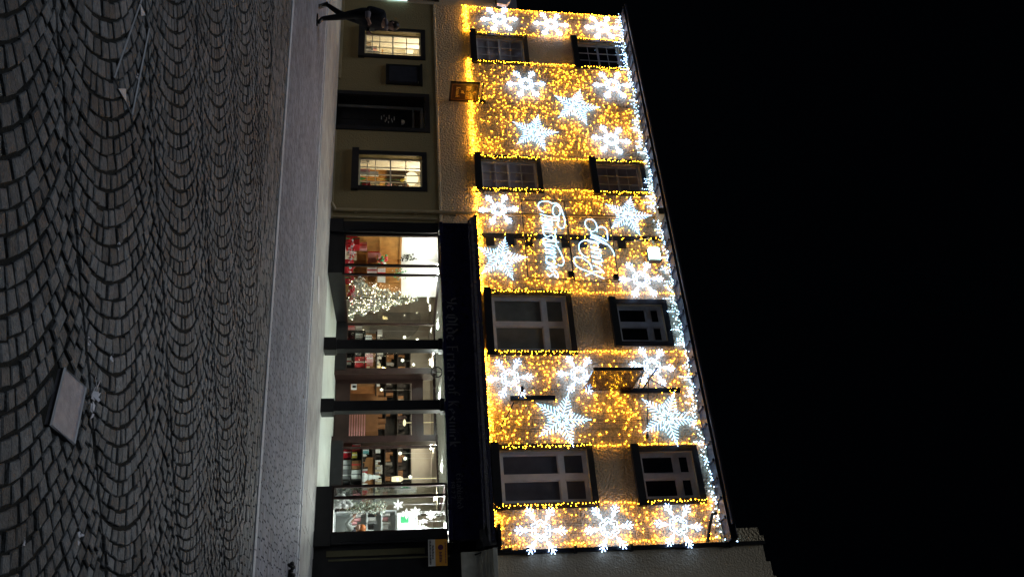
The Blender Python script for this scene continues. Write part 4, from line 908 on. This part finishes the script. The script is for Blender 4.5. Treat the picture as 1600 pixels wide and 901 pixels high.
# floodlight
fc = at(1022,399,16.80); ft = thing('floodlight', 'bright white floodlight glowing on the wall under the eaves', 'floodlight', fc)
q = MB(); q.box(fc.x-.20,fc.x+.20,16.80,16.86,fc.z-.17,fc.z+.15); q.box(fc.x+.176,fc.x+.20,16.70,16.80,fc.z-.17,fc.z+.15); q.box(fc.x-.20,fc.x+.176,16.70,16.80,fc.z+.127,fc.z+.15); q.build('housing', M['wire'], ft)
q = MB(); q.box(fc.x-.175,fc.x+.175,16.70,16.795,fc.z-.14,fc.z+.125); q.build('lens', M['flood'], ft)
q = MB(); q.tube([(fc.x-.1,16.84,fc.z),(fc.x-.1,17,fc.z-.05)],.02); q.tube([(fc.x+.1,16.84,fc.z),(fc.x+.1,17,fc.z-.05)],.02); q.build('bracket', M['wire'], ft)
q = MB(); q.tube([at(1020,388,16.9),at(1022,378,16.9),at(1015,372,16.93),at(985,378,16.96)],.012,5); q.tube([at(1030,388,16.9),at(1012,370,16.93)],.012,5); tag(q.build('cable', M['agent_white']), 'pale cable running from the floodlight to the eaves', 'cable')

# ------------------------------------------------------------------ SIGNS AND BRACKETS ON THE WALL
def yfor(px, py, X): d = ray(px, py); return X*d.y/d.x
SXX = -16.40
y_out, y_in = yfor(728,129,SXX), yfor(724,158,SXX)
zt, zb_ = at(746,160,(y_in)).z, at(701,156,(y_in)).z
hs = thing('hanging_sign', 'small chocolate brown hanging sign with gold lettering by the doorway', 'sign', (SXX,(y_out+y_in)/2,zb_))
q = MB(); q.box(SXX-.02,SXX+.02,y_out,y_in,zb_,zt); q.build('board', M['choc'], hs)
q = MB()
for (a, b, c, d) in ((y_out,y_out+.04,zb_,zt),(y_in-.04,y_in,zb_,zt),(y_out+.04,y_in-.04,zb_,zb_+.04),(y_out+.04,y_in-.04,zt-.04,zt)): q.box(SXX-.03,SXX+.032,a,b,c,d)
q.build('frame', M['black'], hs)
q = MB(); a, b, c, d = y_out+.065, y_in-.065, zb_+.065, zt-.065
for (e, f_, g_, h_) in ((a,a+.008,c,d),(b-.008,b,c,d),(a,b,c,c+.008),(a,b,d-.008,d)): q.box(SXX+.020,SXX+.024,e,f_,g_,h_)
q.build('border', M['goldline'], hs)
q = MB(); wdt = y_in-y_out; hgt = zt-zb_; ym = (y_out+y_in)/2
for tx, fz, sz, wf in (('Ye',.80,.06,.18), ('Olde Friars',.58,.085,.66), ('of',.42,.06,.15), ('Keswick',.24,.07,.52)):
    write(q, tx, Vector((SXX+.0205, ym, zb_+hgt*fz-.02)), Vector((0,1,0)), Z_, Vector((.004,0,0)), sz, width=wdt*wf, nib=.24)
q.build('lettering', M['gold'], hs)
q = MB(); zq = zt+.10; q.tube([(SXX,17.0,zq),(SXX,y_out,zq)],.016,6); q.tube([(SXX,17,zq-.35),(SXX,16.75,zq)],.012,5); q.box(SXX-.07,SXX+.07,16.97,17.0,zq-.12,zq+.14); q.tube([(SXX,y_out+.1,zq),(SXX,y_out+.1,zt)],.008); q.tube([(SXX,y_in-.1,zq),(SXX,y_in-.1,zt)],.008); q.build('bracket', M['wire'], hs)
# brown projecting board
PX = at(947,609).x; yo = yfor(966,577,PX); yi = 16.97
z0, z1 = at(910,608).z, at(984,609).z
pb = thing('projecting_sign', 'brown glossy board projecting from the wall among the snowflakes', 'sign', (PX,17,z0))
q = MB(); q.box(PX-.025,PX+.025,yo,yi,z0,z1); q.build('board', M['brownpanel'], pb)
q = MB(); q.box(PX-.035,PX+.035,yo-.04,yo,z0,z1+.02); q.box(PX-.03,PX+.03,yo,yi,z1,z1+.035); q.build('frame', M['wire'], pb)
q = MB(); q.box(PX-.02,PX+.09,16.94,17.0,at(970,610).z,at(1062,612).z); 
za = at(1003,605).z; e = at(1027,574,yfor(1027,574,PX)); q.tube([(PX,17,za),e],.022,6); q.tube([at(1040,605,16.97),(e.x,(e.y+17)/2-.1,e.z-.12)],.016,5); q.tube([(PX,yo,z1+.02),(PX,17,za-.1)],.014,5); q.build('bracket', M['wire'], pb)
q = MB(); q.tube([at(1014,585,16.75), at(1012,630,16.93), at(1011,682,16.95)], .013, 5); q.box(*(lambda v: (v.x-.05,v.x+.05,16.94,17.0,v.z-.02,v.z+.02))(at(1011,682))); tag(q.build('guy_rod', M['wire']), 'thin black stay rod running sideways from the projecting board bracket', 'rod')
fb = thing('wall_bracket', 'short black wall bar with two thin arms, sign missing', 'bracket', at(832,622))
q = MB(); a, b = at(797,622), at(867,622); q.box(a.x-.04,a.x+.06,16.94,17.0,a.z,b.z); q.build('bar', M['wire'], fb)
q = MB(); q.tube([at(812,620,16.96), (a.x,16.5,at(815,600,16.5).z)], .014, 5); q.box(a.x-.05,a.x+.05,16.44,16.54,at(815,600,16.5).z-.03,at(815,600,16.5).z+.03); q.build('arm', M['wire'], fb)
q = MB(); q.tube([at(803,628,16.95), at(793,648,16.93), at(784,662,16.95), at(783,670,16.97)], .014, 5); q.build('stay', M['wire'], fb)
q = MB(); q.tube([at(1120,800,16.75), at(1113,803,16.8), at(1109,820,16.92), at(1106,846,16.96)], .035, 7); tag(q.build('overflow_pipe', M['black']), 'black bent pipe below the gutter end by the icicle lights', 'pipe')

# ------------------------------------------------------------------ THINGS ON THE COBBLES
cp = plate1
t = thing('cover_plate', 'worn lilac grey steel cover plate set in the cobbles', 'cover plate', gp(104,634))
q = MB(); up = [Vector((p_.x,p_.y,p_.z+.012)) for p_ in cp]; q.prism([p_-Vector((0,0,.04)) for p_ in up], (0,0,.04)); q.build('plate', M['steel'], t, bevel=.004)
q = MB(); q.tube([p_+Vector((0,0,-.002)) for p_ in up], .008, 4, True); q.build('rim', M['palesteel'], t)
fr = [gp(220,0), gp(232,45), gp(205,180), gp(177,122)]
t = thing('inset_frame', 'thin metal frame of a cobble-filled access cover with pale corner plates', 'cover frame', gp(205,90))
q = MB(); q.tube([Vector((p_.x,p_.y,p_.z+.004)) for p_ in fr], .007, 4, True); q.build('rim', M['palesteel'], t)
for tri in ([(217,5),(225,24),(218,25)], [(182,138),(194,139),(195,160)]):
    q = MB(); q.prism([gp(*p_)+Vector((0,0,.004)) for p_ in tri], (0,0,.006)); q.build('corner_plate', M['palesteel'], t)
def crumple(c, r, n, m, name, lb):
    q = MB()
    for _k in range(n):
        a = random.uniform(0,2*PI); p_ = Vector(c)+Vector((random.gauss(0,r*.5),random.gauss(0,r*.5),.012)); d_ = Vector((math.cos(a),math.sin(a),random.uniform(-.1,.35)))*r*random.uniform(.5,1); s_ = Vector((-math.sin(a),math.cos(a),.3))*r*.22
        q.prism([p_-s_, p_+s_, p_+d_+s_*.5, p_+d_-s_*.6], (0,0,.002))
    return tag(q.build(name, M[m]), lb, 'litter')
crumple(gp(141,622), .065, 12, 'litter', 'litter', 'torn white plastic wrapper beside the steel cover plate')
for (px, py, r, m, lb) in ((182,382,.03,'litter','tiny white scrap on cobbles, level with the Christmas lettering'), (136,534,.03,'litter','small pale scrap just left of the cover plate'),(171,556,.05,'litter','pale crumpled scrap on cobbles beyond the cover plate'),(120,838,.05,'litter','pale scrap on cobbles at lower left corner'),(440,430,.04,'litter','white scrap on the pavement near the kerb'),(432,447,.04,'litter','pale scrap on the kerb line'),(452,525,.05,'leaf','small dead leaf on the middle of the pavement'),(473,618,.06,'leaf','dark curled leaf on the pavement near the channel'),(417,752,.03,'litter','tiny white scrap on pavement opposite the right window'),(32,848,.03,'litter','tiny scrap on the nearest cobbles'),(210,118,.03,'litter','pale scrap inside the metal cover frame')):
    crumple(gp(px,py), r*.7, 5, m, 'litter' if m == 'litter' else 'leaf', lb)
q = gp(450,893)
cluster('dead_leaves', 'small dark clump of wet leaves at the pavement edge', 'leaves', q+Vector((0,0,.04)), .12, 20, ['blackprint','shelfdark'], .03, (1,1,.5))
q = MB(); c = gp(497,453); q.lathe((c.x,c.y,c.z+.004), [(.30,0),(.30,.008),(.27,.010)], 20); tag(q.build('manhole_cover', M['palesteel']), 'pale round cover in the flagstones before the left shop window', 'cover')

# ------------------------------------------------------------------ PEOPLE
def figure(name, joints, bones, mats, parent):
    names = list(joints); idx = {n_: i for i, n_ in enumerate(names)}
    me = bpy.data.meshes.new(name); me.from_pydata([joints[n_][0] for n_ in names], [(idx[a], idx[b]) for a, b, _m in bones], [])
    o = bpy.data.objects.new(name, me); C.objects.link(o)
    sk = o.modifiers.new('skin', 'SKIN'); sk.use_smooth_shade = True
    for i, n_ in enumerate(names):
        r_ = joints[n_][1]; me.skin_vertices[0].data[i].radius = r_ if isinstance(r_, tuple) else (r_, r_); me.skin_vertices[0].data[i].use_root = (n_ == 'pelvis')
    sb = o.modifiers.new('sub', 'SUBSURF'); sb.levels = 2; sb.render_levels = 2
    dg = bpy.context.evaluated_depsgraph_get(); dg.update()
    m2 = bpy.data.meshes.new_from_object(o.evaluated_get(dg)); bpy.data.objects.remove(o)
    m2.materials.clear()
    for m_ in mats: m2.materials.append(m_)
    segs = [(Vector(joints[a][0]), Vector(joints[b][0]), mi) for a, b, mi in bones]
    for pl in m2.polygons:
        best = None
        for a, b, mi in segs:
            ab = b-a; tt = max(0, min(1, (pl.center-a).dot(ab)/max(ab.length_squared, 1e-9))); dd = (pl.center-a-ab*tt).length
            if best is None or dd < best[0]: best = (dd, mi)
        pl.material_index = best[1]; pl.use_smooth = True
    r_ = bpy.data.objects.new(name, m2); C.objects.link(r_); r_.parent = parent; ORG[r_.name] = Vector((0,0,0)); return r_
# walker, heading right (+x), looking down at hands
pg = gp(495,36); base = Vector((pg.x-.12, pg.y, pg.z))
wk = thing('person', 'person in dark jacket walking past the lit window, hands raised to chest', 'person', base)
# local coordinates: x forward, y lateral (negative toward the camera), z up; height about 1.62
J = dict(pelvis=((-.15,0,.86),(.16,.16)), waist=((-.14,0,1.00),(.18,.17)), chest=((-.09,0,1.20),(.20,.19)), neckb=((-.01,0,1.36),(.10,.10)), neck=((.045,0,1.41),.058), head0=((.075,0,1.47),(.075,.078)), head1=((.095,0,1.54),(.088,.082)), head2=((.08,0,1.595),(.060,.062)),
 hipN=((-.13,-.09,.82),.11), kneeN=((.00,-.09,.47),.072), ankN=((.08,-.08,.10),.048), toeN=((.23,-.08,.035),.036),
 hipF=((-.16,.09,.82),.11), kneeF=((-.28,.09,.47),.068), ankF=((-.54,.08,.17),.046), toeF=((-.48,.08,.04),.035),
 shN=((-.08,-.20,1.30),.085), elN=((-.12,-.26,1.03),.064), wrN=((.10,-.19,1.02),.040), haN=((.17,-.16,1.05),.030),
 shF=((-.08,.20,1.30),.085), elF=((-.10,.26,1.03),.064), wrF=((.12,.17,1.03),.040), haF=((.18,.14,1.06),.030))
for sfx, c_, sg in (('N', Vector((.17,-.16,1.05)), 1), ('F', Vector((.18,.14,1.06)), -1)):
    for k_, (dx, dy, dz, ln) in enumerate(((.05,.0,.03,.9),(.055,.012*sg,.015,1),(.055,.02*sg,-.003,.95),(.045,.028*sg,-.018,.8))):
        m1 = c_+Vector((dx*.6*ln, dy+.01*sg, dz)); m2_ = c_+Vector((dx*ln*1.1, dy+.035*sg, dz+.006)); J['f%d%s' % (k_, sfx)] = (tuple(m1), .0095); J['g%d%s' % (k_, sfx)] = (tuple(m2_), .008)
    J['t0'+sfx] = (tuple(c_+Vector((.005, .02*sg, .035))), .011); J['t1'+sfx] = (tuple(c_+Vector((.035, .035*sg, .05))), .009)
B = [('pelvis','waist',0),('waist','chest',0),('chest','neckb',0),('neckb','neck',2),('neck','head0',2),('head0','head1',2),('head1','head2',2)]
for s_ in 'NF':
    B += [('pelvis','hip'+s_,1),('hip'+s_,'knee'+s_,1),('knee'+s_,'ank'+s_,1),('ank'+s_,'toe'+s_,3),('chest','sh'+s_,0),('sh'+s_,'el'+s_,0),('el'+s_,'wr'+s_,0),('wr'+s_,'ha'+s_,2),('ha'+s_,'t0'+s_,2),('t0'+s_,'t1'+s_,2)]
    for k_ in range(4): B += [('ha'+s_,'f%d%s' % (k_,s_),2),('f%d%s' % (k_,s_),'g%d%s' % (k_,s_),2)]
figure('body', J, B, [M['jacket'],M['trousers'],M['skin'],M['shoe']], wk)
def loc(mb): mb.v = [(v[0]+base.x, v[1]+base.y, v[2]+base.z) for v in mb.v]; return mb
q = MB(); q.ball((.065,0,1.575), .098, 14, 9); q.ball((.015,0,1.52), .075, 12, 8); loc(q).build('hair', M['hair'], wk, smooth=True)
q = MB(); q.ball((.198,0,1.535), .016, 8, 6, 1.5); loc(q).build('nose', M['skin'], wk, smooth=True)
for sg in (1,-1): q = MB(); q.ball((.08,.09*sg,1.53), .022, 8, 6, 1.4); loc(q).build('ear', M['skin'], wk, smooth=True)
for sg in (1,-1): q = MB(); q.ball((.180,.034*sg,1.55), .010, 8, 6); loc(q).build('eye', M['blackprint'], wk)
q = MB(); q.box(.186,.192,-.022,.022,1.492,1.498); loc(q).build('mouth', M['blackprint'], wk)
q = MB(); q.tube([(.035+.10*math.cos(a*PI/8),.085*math.sin(a*PI/8),1.395+.02*math.cos(a*PI/8)) for a in range(16)], .035, 7, True); loc(q).build('scarf', M['scarf'], wk, smooth=True)
q = MB(); q.tube([(-.02,-.23,1.03),(.05,-.205,1.025),(.10,-.19,1.02)], [.064,.056,.050], 9); loc(q).build('cuff', M['scarf'], wk, smooth=True)
for (ax, ay, az, tilt) in ((.08,-.08,0,0),(-.54,.08,.05,1)):
    q = MB()
    if not tilt: q.prism([(ax-.09,ay-.045,0),(ax+.10,ay-.05,0),(ax+.19,ay-.02,0),(ax+.19,ay+.03,0),(ax+.10,ay+.05,0),(ax-.09,ay+.045,0)], (0,0,.028))
    else: q.prism([(ax-.04,ay-.045,.17),(ax+.08,ay-.05,0.0),(ax+.13,ay,.0),(ax+.08,ay+.05,0.0),(ax-.04,ay+.045,.17)], (.02,0,.025))
    loc(q).build('shoe_sole', M['shoe'], wk)
q = MB(); q.box(.230,.238,-.06,.03,1.06,1.16); loc(q); ph = q.build('phone', M['blackprint'], None, org=base+Vector((.234,-.015,1.1))); tag(ph, 'small dark phone held up by the walking person', 'phone')
# shop assistant bending forward in the right window
bp = at(545,818,17.75); b2 = Vector((bp.x+.28, 17.75, .60))
as_ = thing('person', 'person with auburn hair bending over in the right display window', 'person', b2)
K = dict(pelvis=((.10,0,.16),(.13,.12)), waist=((.02,0,.26),(.13,.12)), chest=((-.10,0,.42),(.14,.12)), neck=((-.16,-.02,.50),.055), head0=((-.19,-.05,.55),(.07,.07)), head1=((-.19,-.09,.60),(.07,.07)),
 shL=((-.12,-.15,.42),.06), elL=((-.22,-.24,.30),.046), wrL=((-.36,-.20,.42),.032), haL=((-.41,-.18,.47),.026), shR=((-.10,.15,.42),.06), elR=((-.22,.20,.30),.046), wrR=((-.36,.16,.38),.032), haR=((-.41,.14,.43),.026),
 hipL=((.12,-.09,.12),.10), kneeL=((-.06,-.10,.06),.07), hipR=((.12,.09,.12),.10), kneeR=((-.06,.10,.06),.07), ankL=((.16,-.10,.045),.045), ankR=((.16,.10,.045),.045))
for sfx, c_ in (('L', Vector(K['haL'][0])), ('R', Vector(K['haR'][0]))):
    for k_ in range(4): K['f%d%s' % (k_,sfx)] = (tuple(c_+Vector((-.035,-.02+.013*k_,.03-.004*k_))), .008); K['g%d%s' % (k_,sfx)] = (tuple(c_+Vector((-.055,-.02+.013*k_,.055-.006*k_))), .007)
    K['t0'+sfx] = (tuple(c_+Vector((.005,-.035,.02))), .009)
B2 = [('pelvis','waist',0),('waist','chest',0),('chest','neck',1),('neck','head0',1),('head0','head1',1)]
for s_ in 'LR':
    B2 += [('chest','sh'+s_,0),('sh'+s_,'el'+s_,2),('el'+s_,'wr'+s_,2),('wr'+s_,'ha'+s_,1),('ha'+s_,'t0'+s_,1),('pelvis','hip'+s_,0),('hip'+s_,'knee'+s_,0),('knee'+s_,'ank'+s_,0)]
    for k_ in range(4): B2 += [('ha'+s_,'f%d%s' % (k_,s_),1),('f%d%s' % (k_,s_),'g%d%s' % (k_,s_),1)]
figure('body', K, B2, [M['jacket'],M['skin'],M['greysleeve']], as_)
q = MB(); q.ball((-.18,-.02,.62), .085, 12, 8); q.ball((-.16,.02,.56), .07, 10, 7); q.v = [(v[0]+b2.x, v[1]+b2.y, v[2]+b2.z) for v in q.v]; q.build('hair', M['auburn'], as_, smooth=True)

# ------------------------------------------------------------------ LIGHT, WORLD, CAMERA
sc = bpy.context.scene
wd = bpy.data.worlds.new('World'); sc.world = wd; wd.use_nodes = True
n = wd.node_tree; bg = n.nodes['Background']; sky = n.nodes.new('ShaderNodeTexSky'); sky.sky_type = 'NISHITA'; sky.sun_disc = False
SE, SA = R(74), R(200)
sky.sun_elevation = SE; sky.sun_rotation = SA
n.links.new(sky.outputs[0], bg.inputs[0]); bg.inputs[1].default_value = .0002
street_fill = bpy.data.lights.new('street_fill', 'SUN'); street_fill.energy = .74; street_fill.angle = R(25); street_fill.color = (.80,.89,1.0)  # dim soft overhead light in place of street lamps behind the camera
so = bpy.data.objects.new('street_fill', street_fill); C.objects.link(so)
dirv = Vector((math.sin(SA)*math.cos(SE), math.cos(SA)*math.cos(SE), math.sin(SE)))
so.rotation_euler = dirv.to_track_quat('Z', 'Y').to_euler(); so.location = (0,-5,20)
cam = bpy.data.cameras.new('camera'); co = bpy.data.objects.new('camera', cam); C.objects.link(co)
m3 = Matrix((( _u.x, -_r.x, -_fw.x), (_u.y, -_r.y, -_fw.y), (_u.z, -_r.z, -_fw.z)))
co.matrix_world = Matrix.Translation((0,0,CAMH)) @ m3.to_4x4()
cam.sensor_width = 36; cam.lens = FPX/1600*36; cam.clip_end = 400; cam.clip_start = .05
sc.camera = co
sc.view_settings.view_transform = 'Standard'; sc.view_settings.look = 'None'; sc.view_settings.exposure = 0; sc.view_settings.gamma = 1
sc.cycles.use_denoising = True; sc.cycles.sample_clamp_indirect = 4; sc.cycles.max_bounces = 6; sc.cycles.transparent_max_bounces = 16
